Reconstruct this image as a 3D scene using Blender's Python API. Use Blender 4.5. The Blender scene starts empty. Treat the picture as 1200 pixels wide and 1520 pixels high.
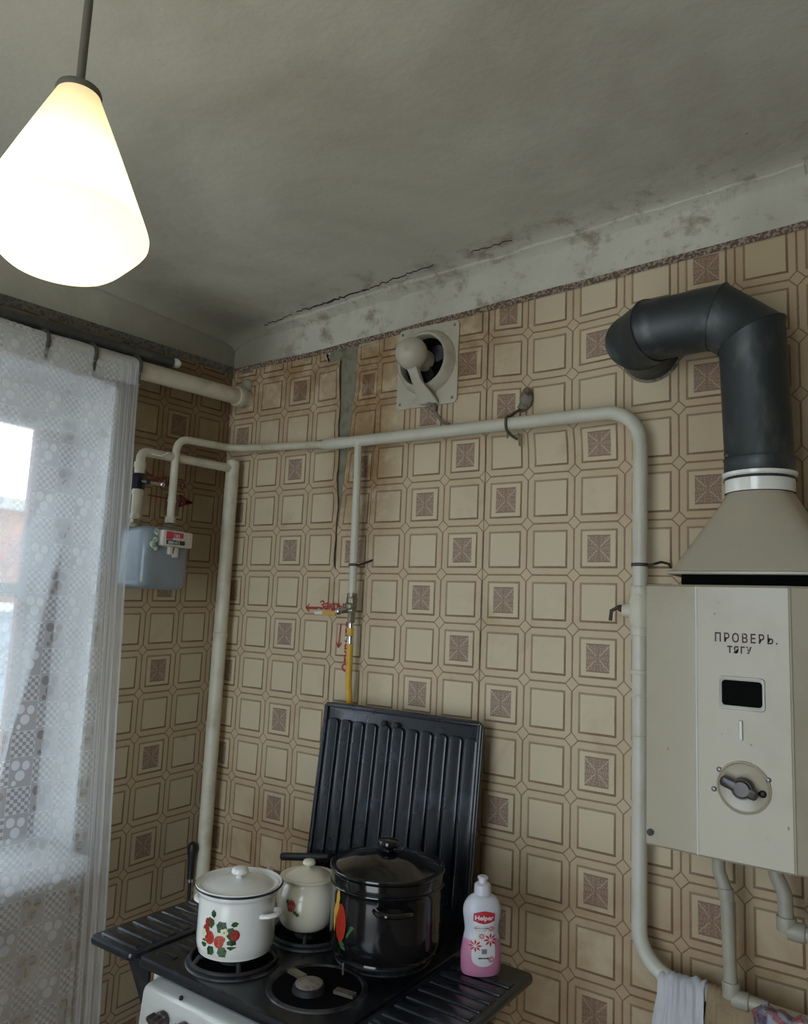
import bpy, bmesh, math, random
from mathutils import Vector, Matrix, noise
PI = math.pi
C = bpy.context.scene.collection
scene = bpy.context.scene
random.seed(7)
# ------------------------------------------------------------------ camera
cam_d = bpy.data.cameras.new('camera'); cam = bpy.data.objects.new('camera', cam_d); C.objects.link(cam)
F_ = Vector((-0.56561, 0.81394, 0.13261)); R_ = Vector((0.82372, 0.56532, 0.04350)); U_ = Vector((0.03956, -0.13384, 0.99021))
m = Matrix((R_, U_, -F_)).transposed().to_4x4(); m.translation = Vector((1.9634, -1.7460, 1.5619))
cam.matrix_world = m
cam_d.sensor_fit = 'VERTICAL'; cam_d.sensor_height = 24.0; cam_d.lens = 24.0 * 1123.36 / 1520
cam_d.clip_start = 0.02
scene.camera = cam
# ------------------------------------------------------------------ light
scene.view_settings.view_transform = 'Standard'; scene.view_settings.look = 'None'
scene.view_settings.gamma = 1.0; scene.view_settings.use_curve_mapping = False
scene.view_settings.exposure = -0.24
world = bpy.data.worlds.new('overcast_sky'); scene.world = world; world.use_nodes = True
wnt = world.node_tree; bg = wnt.nodes['Background']; bg.inputs['Strength'].default_value = 6.9
tc = wnt.nodes.new('ShaderNodeTexCoord'); sx_ = wnt.nodes.new('ShaderNodeSeparateXYZ'); rp = wnt.nodes.new('ShaderNodeValToRGB')   # overcast sky above, dull ground below
wnt.links.new(tc.outputs['Generated'], sx_.inputs[0]); wnt.links.new(sx_.outputs[2], rp.inputs[0]); wnt.links.new(rp.outputs[0], bg.inputs['Color'])
rp.color_ramp.elements[0].position = 0.0; rp.color_ramp.elements[0].color = (.60, .66, .68, 1)
rp.color_ramp.elements[1].position = .04; rp.color_ramp.elements[1].color = (.72, .86, 1.0, 1)

def area(name, loc, rot, sx, sy, power, col=(1, 1, 1), portal=False):
    l = bpy.data.lights.new(name, 'AREA'); l.shape = 'RECTANGLE'; l.size = sx; l.size_y = sy
    l.energy = power; l.color = col
    if portal: l.cycles.is_portal = True
    o = bpy.data.objects.new(name, l); C.objects.link(o); o.location = loc; o.rotation_euler = rot
    return o
area('window_portal', (-0.31, -.90, 1.50), (0, -PI / 2, 0), 1.5, 1.1, 1, portal=True)
# added soft fill from behind the camera, set in the unseen doorway opening
area('rear_fill', (1.35, -3.05, 1.35), (PI / 2, 0, 0), 1.1, 1.9, .7, (1.0, 0.93, 0.82))
# ------------------------------------------------------------------ shader helper
class X:
    """tiny expression wrapper around math nodes"""
    nt = None
    def __init__(s, v): s.v = v
    @staticmethod
    def op(o, *a, clamp=False):
        n = X.nt.nodes.new('ShaderNodeMath'); n.operation = o; n.use_clamp = clamp
        for i, q in enumerate(a):
            q = q.v if isinstance(q, X) else q
            if isinstance(q, (int, float)): n.inputs[i].default_value = q
            else: X.nt.links.new(q, n.inputs[i])
        return X(n.outputs[0])
    def __add__(s, o): return X.op('ADD', s, o)
    __radd__ = __add__
    def __sub__(s, o): return X.op('SUBTRACT', s, o)
    def __rsub__(s, o): return X.op('SUBTRACT', o, s)
    def __mul__(s, o): return X.op('MULTIPLY', s, o)
    __rmul__ = __mul__
    def __truediv__(s, o): return X.op('DIVIDE', s, o)
    def lt(s, o): return X.op('LESS_THAN', s, o)
    def gt(s, o): return X.op('GREATER_THAN', s, o)
    def abs(s): return X.op('ABSOLUTE', s)
    def floor(s): return X.op('FLOOR', s)
    def frac(s): return X.op('FRACT', s)
    def sqrt(s): return X.op('SQRT', s)
    def sin(s): return X.op('SINE', s)
    def max(s, o): return X.op('MAXIMUM', s, o)
    def min(s, o): return X.op('MINIMUM', s, o)
    def clamp(s): return X.op('ADD', s, 0.0, clamp=True)
    def step(s, a, b):                       # smooth ramp 0..1 between a and b
        n = X.nt.nodes.new('ShaderNodeMapRange'); n.interpolation_type = 'SMOOTHSTEP'
        X.nt.links.new(s.v, n.inputs[0]); n.inputs[1].default_value = a; n.inputs[2].default_value = b
        return X(n.outputs[0])
def coords(kind='Object'):
    n = X.nt.nodes.new('ShaderNodeTexCoord'); s = X.nt.nodes.new('ShaderNodeSeparateXYZ')
    X.nt.links.new(n.outputs[kind], s.inputs[0]); return X(s.outputs[0]), X(s.outputs[1]), X(s.outputs[2]), n.outputs[kind]
def nz(vec, scale, detail=4, rough=.55, dist=0.0, stretch=None):
    n = X.nt.nodes.new('ShaderNodeTexNoise'); n.inputs['Scale'].default_value = scale
    n.inputs['Detail'].default_value = detail; n.inputs['Roughness'].default_value = rough; n.inputs['Distortion'].default_value = dist
    if stretch:
        mp = X.nt.nodes.new('ShaderNodeMapping'); mp.inputs['Scale'].default_value = stretch
        X.nt.links.new(vec, mp.inputs[0]); vec = mp.outputs[0]
    X.nt.links.new(vec, n.inputs['Vector']); return X(n.outputs[0])
def mix(f, a, b):
    n = X.nt.nodes.new('ShaderNodeMix'); n.data_type = 'RGBA'
    if isinstance(f, X): X.nt.links.new(f.v, n.inputs[0])
    else: n.inputs[0].default_value = f
    for q, i in ((a, 6), (b, 7)):
        if isinstance(q, tuple): n.inputs[i].default_value = (*q, 1)
        else: X.nt.links.new(q, n.inputs[i])
    return n.outputs[2]
def newmat(name):
    mt = bpy.data.materials.new(name); mt.use_nodes = True; X.nt = mt.node_tree
    return mt, mt.node_tree.nodes['Principled BSDF']
def bump(b, h, strength, dist=.002):
    n = X.nt.nodes.new('ShaderNodeBump'); n.inputs['Strength'].default_value = strength; n.inputs['Distance'].default_value = dist
    X.nt.links.new(h.v, n.inputs['Height']); X.nt.links.new(n.outputs[0], b.inputs['Normal'])
def pm(name, col, rough=.5, metal=0.0, col2=None, scale=12, lo=.45, hi=.7, bmp=0, bscale=60, coat=0, stretch=None, spec=None):
    mt, b = newmat(name)
    b.inputs['Roughness'].default_value = rough; b.inputs['Metallic'].default_value = metal
    if spec is not None: b.inputs['Specular IOR Level'].default_value = spec
    b.inputs['Coat Weight'].default_value = coat; b.inputs['Coat Roughness'].default_value = .08
    _, _, _, v = coords()
    if col2:
        f = nz(v, scale, 5, .6, stretch=stretch).step(lo, hi)
        X.nt.links.new(mix(f, col, col2), b.inputs['Base Color'])
    else: b.inputs['Base Color'].default_value = (*col, 1)
    if bmp: bump(b, nz(v, bscale, 4), bmp)
    return mt
def srgb(r, g, b):
    f = lambda c: (c / 255 / 12.92) if c / 255 <= .04045 else ((c / 255 + .055) / 1.055) ** 2.4
    return (f(r), f(g), f(b))
M = {}
M['enamel_white'] = pm('white_enamel', (.60, .60, .56), .22, 0, (.48, .46, .40), 6, .45, .8, coat=.3)
M['pot_white'] = pm('pot_white_enamel', (.84, .84, .80), .15, 0, (.76, .74, .68), 5, coat=.4)
M['pot_cream'] = pm('cream_enamel', (.78, .73, .58), .14, 0, (.70, .63, .47), 6, coat=.4)
M['pipe_paint'] = pm('pipe_paint', (.57, .56, .48), .38, 0, (.46, .435, .35), 9, .45, .8, bmp=.15, bscale=90)
M['pipe_old'] = pm('old_cream_pipe_paint', (.60, .57, .46), .42, 0, (.42, .37, .27), 10, .45, .75, bmp=.2, bscale=90)
M['heater_paint'] = pm('heater_enamel', (.40, .355, .262), .32, 0, (.34, .295, .205), 4, .45, .75, coat=.15)
M['hood_paint'] = pm('hood_enamel', (.40, .36, .275), .32, 0, (.46, .40, .30), 7, .45, .75, coat=.1)
M['fan_paint'] = pm('fan_cream_paint', (.50, .47, .385), .40, 0, (.38, .33, .25), 14, .5, .75)
M['galv'] = pm('galvanised_steel', (.060, .070, .076), .50, .65, (.12, .132, .13), 22, .50, .72, bmp=.06, bscale=30, stretch=(1, 1, .35))
M['black_enamel'] = pm('black_enamel', (.008, .010, .013), .26, 0, (.022, .027, .034), 14, .5, .7, bmp=.12, bscale=70, coat=.1)
M['lid_enamel'] = pm('worn_black_enamel', (.011, .014, .020), .27, 0, (.034, .042, .058), 10, .5, .72, bmp=.25, bscale=26, coat=.15)
M['pot_black'] = pm('glossy_black_enamel', (.006, .006, .007), .12, 0, (.012, .011, .011), 8, coat=.3)
M['black'] = pm('matt_black', (.004, .004, .004), .9, spec=.08)
M['cast_iron'] = pm('cast_iron', (.012, .012, .013), .62, 0, (.03, .028, .026), 30, bmp=.3, bscale=120)
M['burner_cap'] = pm('burner_aluminium', (.34, .31, .27), .5, .3, (.20, .17, .14), 40)
M['burner_ring'] = pm('chipped_steel_ring', (.075, .08, .085), .4, .4, (.018, .02, .022), 24, .42, .6)
M['knob'] = pm('brown_bakelite', (.035, .024, .022), .28, 0, (.06, .045, .04), 20)
M['rubber'] = pm('black_rubber', (.012, .011, .011), .5)
M['chrome'] = pm('chrome', (.6, .6, .6), .18, 1.0)
M['brass'] = pm('dull_brass', (.30, .27, .20), .4, .7, (.18, .16, .12), 40)
M['hose_yellow'] = pm('yellow_hose', (.62, .36, .035), .4, 0, (.52, .29, .03), 20)
M['lever_yellow'] = pm('yellow_lever', (.55, .30, .04), .4)
M['meter_grey'] = pm('meter_grey_paint', (.23, .275, .315), .30, 0, (.19, .23, .26), 5, coat=.2)
M['counter_case'] = pm('counter_plastic', (.62, .58, .52), .4, 0, (.5, .46, .4), 30)
M['red_label'] = pm('red_label', (.45, .05, .07), .4)
M['green_tag'] = pm('green_seal', (.16, .30, .15), .5, 0, (.55, .62, .55), 60, .4, .6)
M['red_ink'] = pm('red_marker_ink', (.42, .045, .045), .8, 0, (.50, .10, .09), 60)
M['maroon_ink'] = pm('maroon_marker_ink', (.19, .035, .035), .8)
M['rod'] = pm('dark_curtain_rail', (.075, .08, .082), .45, .3, (.12, .12, .11), 20)
M['clip'] = pm('dark_clip', (.06, .058, .052), .5)
M['wire'] = pm('twisted_wire', (.12, .10, .075), .5, .5)
M['wire_dark'] = pm('rusty_wire', (.05, .035, .026), .6, .3)
M['pipe_grey'] = pm('grey_pipe_paint', (.36, .34, .27), .45, 0, (.28, .255, .19), 14)
M['cement'] = pm('cement_lump', (.24, .21, .17), .9, 0, (.07, .055, .045), 60, bmp=.6, bscale=90)
M['win_white'] = pm('white_gloss_paint', (.84, .86, .87), .4, 0, (.78, .80, .81), 8)
M['brown_wood'] = pm('brown_painted_wood', (.165, .075, .05), .6, 0, (.11, .055, .04), 20, stretch=(4, 4, .5))
M['floor'] = pm('linoleum_floor', (.16, .10, .06), .6, 0, (.11, .07, .045), 6)
M['plain_wall'] = pm('plain_wall', (.24, .19, .13), .8, 0, (.19, .15, .10), 3)
M['shade_cap'] = pm('grey_metal_cap', (.17, .16, .13), .45, .3)
M['cloth_white'] = pm('white_cotton_cloth', (.88, .88, .92), .9, 0, (.78, .78, .83), 14, bmp=.3, bscale=160)
M['cloth_brown'] = pm('tan_ribbed_cloth', (.56, .43, .27), .95, 0, (.44, .33, .2), 20, bmp=.5, bscale=300)
M['brick_mat'] = pm('outdoor_brick', (.30, .17, .12), .9, 0, (.22, .12, .09), 8)
M['mortar'] = pm('mortar', (.35, .33, .3), .9)
M['leaf'] = pm('tree_green', (.09, .16, .05), .8, 0, (.04, .09, .03), 3)
M['soap_white'] = pm('bottle_white_plastic', (.62, .62, .68), .3, 0, None)
M['label_white'] = pm('label_white', (.78, .76, .76), .4)
M['label_red'] = pm('label_red', (.52, .03, .05), .4)
M['grey_print'] = pm('grey_print', (.22, .21, .22), .6)
M['black_print'] = pm('black_print', (.03, .03, .03), .6)
M['berry'] = pm('berry_red', (.38, .025, .018), .35, 0, (.55, .10, .04), 260, .5, .6)
M['berry_dark'] = pm('berry_crimson', (.26, .02, .02), .35, 0, (.42, .05, .04), 260, .5, .6)
M['leaf_print'] = pm('leaf_print', (.03, .10, .025), .35, 0, (.008, .03, .01), 120, .45, .6)
M['flower_print'] = pm('flower_print', (.75, .72, .45), .4)
M['rose_print'] = pm('rose_print', (.36, .035, .04), .35, 0, (.55, .20, .17), 200, .45, .6)
M['fruit_print'] = pm('fruit_print', (.40, .030, .012), .35, 0, (.26, .014, .01), 120)
M['fruit_yellow'] = pm('fruit_print_yellow', (.55, .33, .05), .35)
M['fruit_green'] = pm('fruit_print_green', (.05, .12, .04), .35)
M['rim_blue'] = pm('chipped_dark_rim', (.02, .025, .04), .4)
M['steel_wire'] = pm('steel_rod', (.25, .25, .25), .4, .8)
for key, sc, lo in (('heater_paint', 55, .735), ('hood_paint', 40, .72)):
    X.nt = M[key].node_tree; b = X.nt.nodes['Principled BSDF']; src = b.inputs['Base Color'].links[0].from_socket
    v = coords()[3]; X.nt.links.new(mix(nz(v, sc, 3, .6).step(lo, lo + .03) * .8, src, (.12, .075, .05)), b.inputs['Base Color'])
# glass
mt, b = newmat('window_glass'); nt = X.nt
tr = nt.nodes.new('ShaderNodeBsdfTransparent'); gl = nt.nodes.new('ShaderNodeBsdfGlossy'); gl.inputs['Roughness'].default_value = .02
fr = nt.nodes.new('ShaderNodeFresnel'); mx = nt.nodes.new('ShaderNodeMixShader')
nt.links.new(fr.outputs[0], mx.inputs[0]); nt.links.new(tr.outputs[0], mx.inputs[1]); nt.links.new(gl.outputs[0], mx.inputs[2])
nt.links.new(mx.outputs[0], nt.nodes['Material Output'].inputs[0]); M['glass'] = mt
# milk glass lamp shade, lit by the bulb inside it
mt, b = newmat('milk_glass'); nt = X.nt
tl = nt.nodes.new('ShaderNodeBsdfTranslucent'); tl.inputs[0].default_value = (.86, .80, .60, 1)
df = nt.nodes.new('ShaderNodeBsdfDiffuse'); df.inputs[0].default_value = (.75, .71, .58, 1)
mx = nt.nodes.new('ShaderNodeMixShader'); mx.inputs[0].default_value = .42
nt.links.new(tl.outputs[0], mx.inputs[1]); nt.links.new(df.outputs[0], mx.inputs[2]); nt.links.new(mx.outputs[0], nt.nodes['Material Output'].inputs[0])
M['milk_glass'] = mt
# translucent washing-up bottle: white plastic above, pink liquid below
mt, b = newmat('bottle_plastic')
_, _, z, v = coords()
X.nt.links.new(mix(z.step(.072, .080), (.64, .25, .40), (.62, .63, .70)), b.inputs['Base Color'])
b.inputs['Roughness'].default_value = .3; b.inputs['Subsurface Weight'].default_value = 0.0
M['bottle'] = mt
# clear crinkled plastic bag
mt, b = newmat('plastic_bag_film'); nt = X.nt
_, _, _, v = coords()
tr = nt.nodes.new('ShaderNodeBsdfTransparent'); mx = nt.nodes.new('ShaderNodeMixShader'); mx.inputs[0].default_value = .75
f = nz(v, 30, 3).step(.42, .60)
nt.links.new(mix(nz(v, 44, 2).step(.5, .58), mix(f, (.50, .50, .56), (.10, .09, .16)), (.45, .13, .12)), b.inputs['Base Color'])
b.inputs['Roughness'].default_value = .15; bump(b, nz(v, 70, 4), 1.0, .01)
nt.links.new(tr.outputs[0], mx.inputs[1]); nt.links.new(b.outputs[0], mx.inputs[2]); nt.links.new(mx.outputs[0], nt.nodes['Material Output'].inputs[0])
M['bag'] = mt
# stencilled, worn lettering on the heater
mt, b = newmat('worn_stencil_paint'); nt = X.nt
_, _, _, v = coords()
tr = nt.nodes.new('ShaderNodeBsdfTransparent'); mx = nt.nodes.new('ShaderNodeMixShader')
b.inputs['Base Color'].default_value = (.055, .030, .024, 1); b.inputs['Roughness'].default_value = .7
nt.links.new(nz(v, 150, 1).step(.30, .40).v, mx.inputs[0])
nt.links.new(tr.outputs[0], mx.inputs[1]); nt.links.new(b.outputs[0], mx.inputs[2]); nt.links.new(mx.outputs[0], nt.nodes['Material Output'].inputs[0])
M['stencil'] = mt
# wallpaper: printed octagon tiles; UV runs 0..1 over each printed tile, attribute "special" picks the ornamented ones
def wallpaper(name, left=False):
    mt, b = newmat(name); nt = X.nt
    u, w, _, _ = coords('UV'); x, y, z, v = coords('Object')
    at = nt.nodes.new('ShaderNodeAttribute'); at.attribute_name = 'special'; sp = X(at.outputs['Fac'])
    wob = (nz(v, 90, 2) - .5) * .012
    a = (u - .5).abs() + wob; c = (w - .5).abs() + wob; mxx = a.max(c)
    corner = (0.5 - a) + (0.5 - c)
    grid = mxx.step(.478, .488) * corner.step(.128, .134)
    dia = 1 - (corner - .135).abs().step(.010, .019)
    sq = 1 - (a.max(c) - .348).abs().step(.015, .025)
    shade = ((u - w) * 1.0).step(-.35, .45) * .35 + .65
    line = (grid * .85).max(dia * .85).max(sq * shade)
    inside = 1 - mxx.step(.330, .340)
    # ornament square
    orn = 1 - (a * 1.12).max(c).step(.253, .260)
    ring = (1 - (mxx - .262).abs().step(.003, .008)) * .0
    rr = (a * a + c * c).sqrt()
    xx = 1 - ((a - c) + (nz(v, 130, 2) - .5) * .05).abs().step(.006, .024)
    curl = ((rr * 62).sin() * ((a - c) * 70).sin()).step(-.15, .75)
    ovn = nz(v, 520, 2).step(.52, .62)
    lace = ((xx * rr.step(.03, .06)) * .75).max(curl * .42).max(ovn * .45) * (1 - mxx.step(.225, .235))
    base = mix(nz(v, 3.0, 4).step(.35, .7), (.575, .470, .325), (.530, .415, .275))
    ins = mix(inside, base, (.605, .515, .362))
    col = mix(line, ins, (.225, .148, .088))
    orc = mix(lace, (.275, .185, .140), (.55, .45, .34))
    col = mix(orn * sp, col, orc)
    # cloudy yellow-brown stains and soot, plus light fall-off painted in low and right
    n1 = nz(v, 5.5, 6, .62, .6); n2 = nz(v, 16, 5, .65)
    gr = n1.step(.52, .80) * .45
    if left:
        top = z.step(1.50, 2.02); gr = gr.max(top * (n2.step(.15, .6) * .25 + .75)).max((1 - z.step(.75, 1.25)) * .35)  # soot at the top; dimmer light painted in along the bottom
    else:
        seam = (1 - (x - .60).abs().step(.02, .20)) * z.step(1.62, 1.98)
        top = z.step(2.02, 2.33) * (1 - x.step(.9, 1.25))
        gr = gr.max(seam * (n2.step(.20, .60) * .95)).max(top * (n2.step(.2, .65) * .85)).max(x.step(1.40, 1.62) * .42)  # stains at seam and top; even right-hand darkening paints in light fall-off
        gr = gr.max((1 - z.step(.80, 1.20)) * (n1.step(.3, .65) * .45 + .40)); gr = gr.max((1 - z.step(.85, 1.12)) * n1.step(.3, .65) * x.step(1.3, 1.5) * .9)  # lower wall: stove dirt and dimmer light painted into one darkening
    dirt_falloff = nt.nodes.new('ShaderNodeMix'); dirt_falloff.data_type = 'RGBA'; dirt_falloff.blend_type = 'MULTIPLY'
    nt.links.new(gr.v, dirt_falloff.inputs[0]); nt.links.new(col, dirt_falloff.inputs[6]); dirt_falloff.inputs[7].default_value = (.42, .35, .28, 1) if left else (.52, .385, .26, 1)
    spots = nz(v, 42, 5, .7).step(.66, .74) * .5
    col = mix(spots * n1.step(.45, .6), dirt_falloff.outputs[2], (.17, .10, .06))
    nt.links.new(col, b.inputs['Base Color']); b.inputs['Roughness'].default_value = .62
    b.inputs['Specular IOR Level'].default_value = .3
    bump(b, (line * -1.0 + nz(v, 120, 3) * .8 + nz(v, 9, 3) * 3), .35, .0015)
    return mt
M['paper_back'] = wallpaper('wallpaper_back'); M['paper_left'] = wallpaper('wallpaper_left', True)
# border strip
mt, b = newmat('wallpaper_border'); x, y, z, v = coords()
X.nt.links.new(mix(nz(v, 160, 3).step(.45, .6), (.115, .075, .06), (.34, .27, .20)), b.inputs['Base Color']); b.inputs['Roughness'].default_value = .8
M['border'] = mt
# limewashed ceiling and cove
mt, b = newmat('limewash'); x, y, z, v = coords()
n1 = nz(v, 1.6, 5, .6, .5); n2 = nz(v, 9, 6, .7); n3 = nz(v, 30, 4, .6)
col = mix(n1.step(.38, .66), (.62, .61, .53), (.49, .47, .40))
edge = y.step(-.22, -.02) * x.step(.10, .35)
col = mix(edge * n2.step(.50, .66) * .8, col, (.26, .205, .15))
col = mix(edge * nz(v, 13, 5, .7).step(.57, .70) * .5, col, (.27, .19, .12))
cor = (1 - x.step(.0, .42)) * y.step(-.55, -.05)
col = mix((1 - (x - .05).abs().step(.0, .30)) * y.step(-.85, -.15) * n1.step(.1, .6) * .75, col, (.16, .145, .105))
col = mix(n3.step(.70, .76) * .5, col, (.2, .16, .12))
X.nt.links.new(col, b.inputs['Base Color']); b.inputs['Roughness'].default_value = .9
bump(b, nz(v, 5, 4) * 3 + n3, .5, .003)
M['lime'] = mt
M['bare_wall'] = pm('bare_plaster', (.235, .225, .17), .9, 0, (.15, .13, .09), 25, bmp=.3)
# lace: netting with blocks of check mesh and blossoms
mt, b = newmat('lace_net'); nt = X.nt
u, w, _, vv = coords('UV')
colw, rowh = .064, .131
cu = u / colw; ci = cu.floor(); fu = cu.frac() - .5
par = X.op('MODULO', X.op('ABSOLUTE', ci), 2.0)
cv = w / rowh + par * .5; fv = cv.frac()
ck = (((u / .0100).floor() + (w / .0088).floor()) * .5).frac().gt(.25)
lower = 1 - fv.step(.455, .465)
def blob(cx, cy, rx, ry):
    dx = (fu - cx) * (1 / rx); dy = (fv - cy) * (1 / ry)
    return 1 - (dx * dx + dy * dy).step(.82, 1.0)
bl = blob(-.20, .84, .17, .085).max(blob(.24, .86, .19, .09)).max(blob(.02, .67, .21, .095)).max(blob(.26, .545, .10, .05))
gaps = 1 - (fu.abs()).step(.485, .5)
hole = ck * lower * .85
holes2 = bl * (par * .75)
dense = bl * (1 - par)
sheer = .50 + dense * .38 + lower * (.26 - hole * .46) * 1.0 - holes2 * .30
edge = ((fv - .46).abs().lt(.008)).max(fv.lt(.012)) * .25
al = (sheer + edge + (fu.abs().gt(.488)) * .2).clamp()
gath = 1 - u.step(.045, .12)
al = (al * (1 - gath) + gath * (.50 + (u * 900).sin() * .12)).min(.92)
tr = nt.nodes.new('ShaderNodeBsdfTransparent'); tl = nt.nodes.new('ShaderNodeBsdfTranslucent'); df = nt.nodes.new('ShaderNodeBsdfDiffuse')
tl.inputs[0].default_value = (.93, .96, .99, 1); df.inputs[0].default_value = (.90, .92, .94, 1)
m1 = nt.nodes.new('ShaderNodeMixShader'); m1.inputs[0].default_value = .5
m2 = nt.nodes.new('ShaderNodeMixShader')
nt.links.new(tl.outputs[0], m1.inputs[1]); nt.links.new(df.outputs[0], m1.inputs[2])
nt.links.new((al * .74).v, m2.inputs[0]); nt.links.new(tr.outputs[0], m2.inputs[1]); nt.links.new(m1.outputs[0], m2.inputs[2])
nt.links.new(m2.outputs[0], nt.nodes['Material Output'].inputs[0])
M['lace'] = mt
# ------------------------------------------------------------------ mesh helpers
def link(name, me, mat, parent=None, smooth=True):
    o = bpy.data.objects.new(name, me); C.objects.link(o)
    for q in (mat if isinstance(mat, (list, tuple)) else [mat]): me.materials.append(M[q])
    if parent: o.parent = parent
    return o
def obj(name, bm, mat, parent=None, smooth=True, sharp=None):
    me = bpy.data.meshes.new(name); bmesh.ops.recalc_face_normals(bm, faces=bm.faces)
    if smooth:
        lim = math.radians(sharp or 38)
        for f in bm.faces: f.smooth = True
        for e in bm.edges:
            if len(e.link_faces) == 2 and e.calc_face_angle(0) > lim: e.smooth = False
    bm.to_mesh(me); bm.free()
    return link(name, me, mat, parent)
def islands(name, bm, mat, parent):
    """one object per loose piece of bm"""
    bm.verts.ensure_lookup_table(); seen = set(); out = []
    bm.verts.index_update()
    for v in bm.verts:
        if v.index in seen: continue
        st_ = [v]; comp = []; seen.add(v.index)
        while st_:
            q = st_.pop(); comp.append(q)
            for e in q.link_edges:
                w = e.other_vert(q)
                if w.index not in seen: seen.add(w.index); st_.append(w)
        b2 = bmesh.new(); mp = {q: b2.verts.new(q.co) for q in comp}
        for f in {f for q in comp for f in q.link_faces}: b2.faces.new([mp[q] for q in f.verts]).material_index = f.material_index
        out.append(obj(name, b2, mat, parent))
    bm.free(); return out
def tag(o, label, cat, group=None):
    o['label'] = label; o['category'] = cat
    if group: o['group'] = group
    return o
def thing(name, label, cat, loc=(0, 0, 0), rotz=0, group=None):
    o = bpy.data.objects.new(name, None); C.objects.link(o); o.empty_display_size = .05
    o.location = loc; o.rotation_euler = (0, 0, rotz); return tag(o, label, cat, group)
def bx(bm, x0, x1, y0, y1, z0, z1, bev=0, seg=2, mi=0, M4=None):
    r = bmesh.ops.create_cube(bm, size=1); vs = r['verts']
    for v in vs: v.co = Vector((x0 + (v.co.x + .5) * (x1 - x0), y0 + (v.co.y + .5) * (y1 - y0), z0 + (v.co.z + .5) * (z1 - z0)))
    if bev:
        es = list({e for v in vs for e in v.link_edges})
        rb = bmesh.ops.bevel(bm, geom=es, offset=bev, segments=seg, affect='EDGES', profile=.5)
        vs = list({v for f in rb['faces'] for v in f.verts} | {v for v in vs if v.is_valid})
    if M4:
        for v in vs: v.co = M4 @ v.co
    for f in {f for v in vs for f in v.link_faces}: f.material_index = mi
    return vs
def box(name, x0, x1, y0, y1, z0, z1, mat, parent=None, bev=0, seg=2):
    bm = bmesh.new(); bx(bm, x0, x1, y0, y1, z0, z1, bev, seg); return obj(name, bm, mat, parent)
def lathe(bm, prof, seg=40, c=(0, 0, 0), sx=1, sy=1, mi=0, M4=None):
    rings = []; c = Vector(c)
    for r, z in prof:
        if r < 1e-6: ring = [bm.verts.new(c + Vector((0, 0, z)))]
        else: ring = [bm.verts.new(c + Vector((r * sx * math.cos(2 * PI * k / seg), r * sy * math.sin(2 * PI * k / seg), z))) for k in range(seg)]
        rings.append(ring)
    for a, b in zip(rings, rings[1:]):
        for k in range(seg):
            k2 = (k + 1) % seg
            if len(a) == 1 and len(b) == 1: continue
            if len(a) == 1: f = bm.faces.new((a[0], b[k], b[k2]))
            elif len(b) == 1: f = bm.faces.new((a[k], b[0], a[k2]))
            else: f = bm.faces.new((a[k], b[k], b[k2], a[k2]))
            f.material_index = mi
    if M4:
        for ring in rings:
            for v in ring: v.co = M4 @ v.co
    return rings
def curve_prof(pts, n=5):
    """smooth a profile by Catmull-Rom"""
    out = []
    P = [Vector((*p, 0)) for p in pts]
    for i in range(len(P) - 1):
        p0 = P[max(i - 1, 0)]; p1 = P[i]; p2 = P[i + 1]; p3 = P[min(i + 2, len(P) - 1)]
        for k in range(n):
            t = k / n
            q = .5 * ((2 * p1) + (-p0 + p2) * t + (2 * p0 - 5 * p1 + 4 * p2 - p3) * t * t + (-p0 + 3 * p1 - 3 * p2 + p3) * t ** 3)
            out.append((max(q.x, 0), q.y))
    out.append(pts[-1]); return out
def fillet(pts, R, n=8):
    pts = [Vector(p) for p in pts]; out = [pts[0]]
    for i in range(1, len(pts) - 1):
        a, b, c = pts[i - 1], pts[i], pts[i + 1]
        u = (a - b).normalized(); w = (c - b).normalized()
        r = R[i - 1] if isinstance(R, (list, tuple)) else R
        ang = u.angle(w)
        if r <= 0 or abs(ang - PI) < 1e-3: out.append(b); continue
        t = min(r / math.tan(ang / 2), (a - b).length * .49, (c - b).length * .49); r = t * math.tan(ang / 2)
        cen = b + (u + w).normalized() * (r / math.sin(ang / 2)); p = b + u * t; q = b + w * t
        va = (p - cen); vb = (q - cen); th = va.angle(vb)
        for k in range(n + 1):
            s = k / n
            out.append(cen + (va * math.sin((1 - s) * th) + vb * math.sin(s * th)) / math.sin(th))
    out.append(pts[-1]); return out
def tube(bm, pts, r, seg=16, cap=True, mi=0, flat=1.0):
    pts = [Vector(p) for p in pts]; n = len(pts)
    rs = r if isinstance(r, (list, tuple)) else [r] * n
    T = [(pts[min(i + 1, n - 1)] - pts[max(i - 1, 0)]).normalized() for i in range(n)]
    up = Vector((0, 0, 1)) if abs(T[0].z) < .9 else Vector((1, 0, 0))
    N = (up - T[0] * up.dot(T[0])).normalized(); rings = []
    for i in range(n):
        if i: N = (N - T[i] * N.dot(T[i])).normalized()
        B = T[i].cross(N)
        rings.append([bm.verts.new(pts[i] + (N * math.cos(2 * PI * k / seg) + B * math.sin(2 * PI * k / seg) * flat) * rs[i]) for k in range(seg)])
    for a, b in zip(rings, rings[1:]):
        for k in range(seg):
            f = bm.faces.new((a[k], a[(k + 1) % seg], b[(k + 1) % seg], b[k])); f.material_index = mi
    if cap:
        for ring in (rings[0], rings[-1]):
            f = bm.faces.new(ring); f.material_index = mi
    return rings
def tubeobj(name, pts, r, mat, parent=None, seg=16):
    bm = bmesh.new(); tube(bm, pts, r, seg); return obj(name, bm, mat, parent)
def rrect(hx, hy, r, n=5):
    out = []
    for cx, cy, a0 in ((hx - r, hy - r, 0), (-hx + r, hy - r, 90), (-hx + r, -hy + r, 180), (hx - r, -hy + r, 270)):
        for k in range(n + 1):
            a = math.radians(a0 + 90 * k / n); out.append((cx + r * math.cos(a), cy + r * math.sin(a)))
    return out
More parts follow.
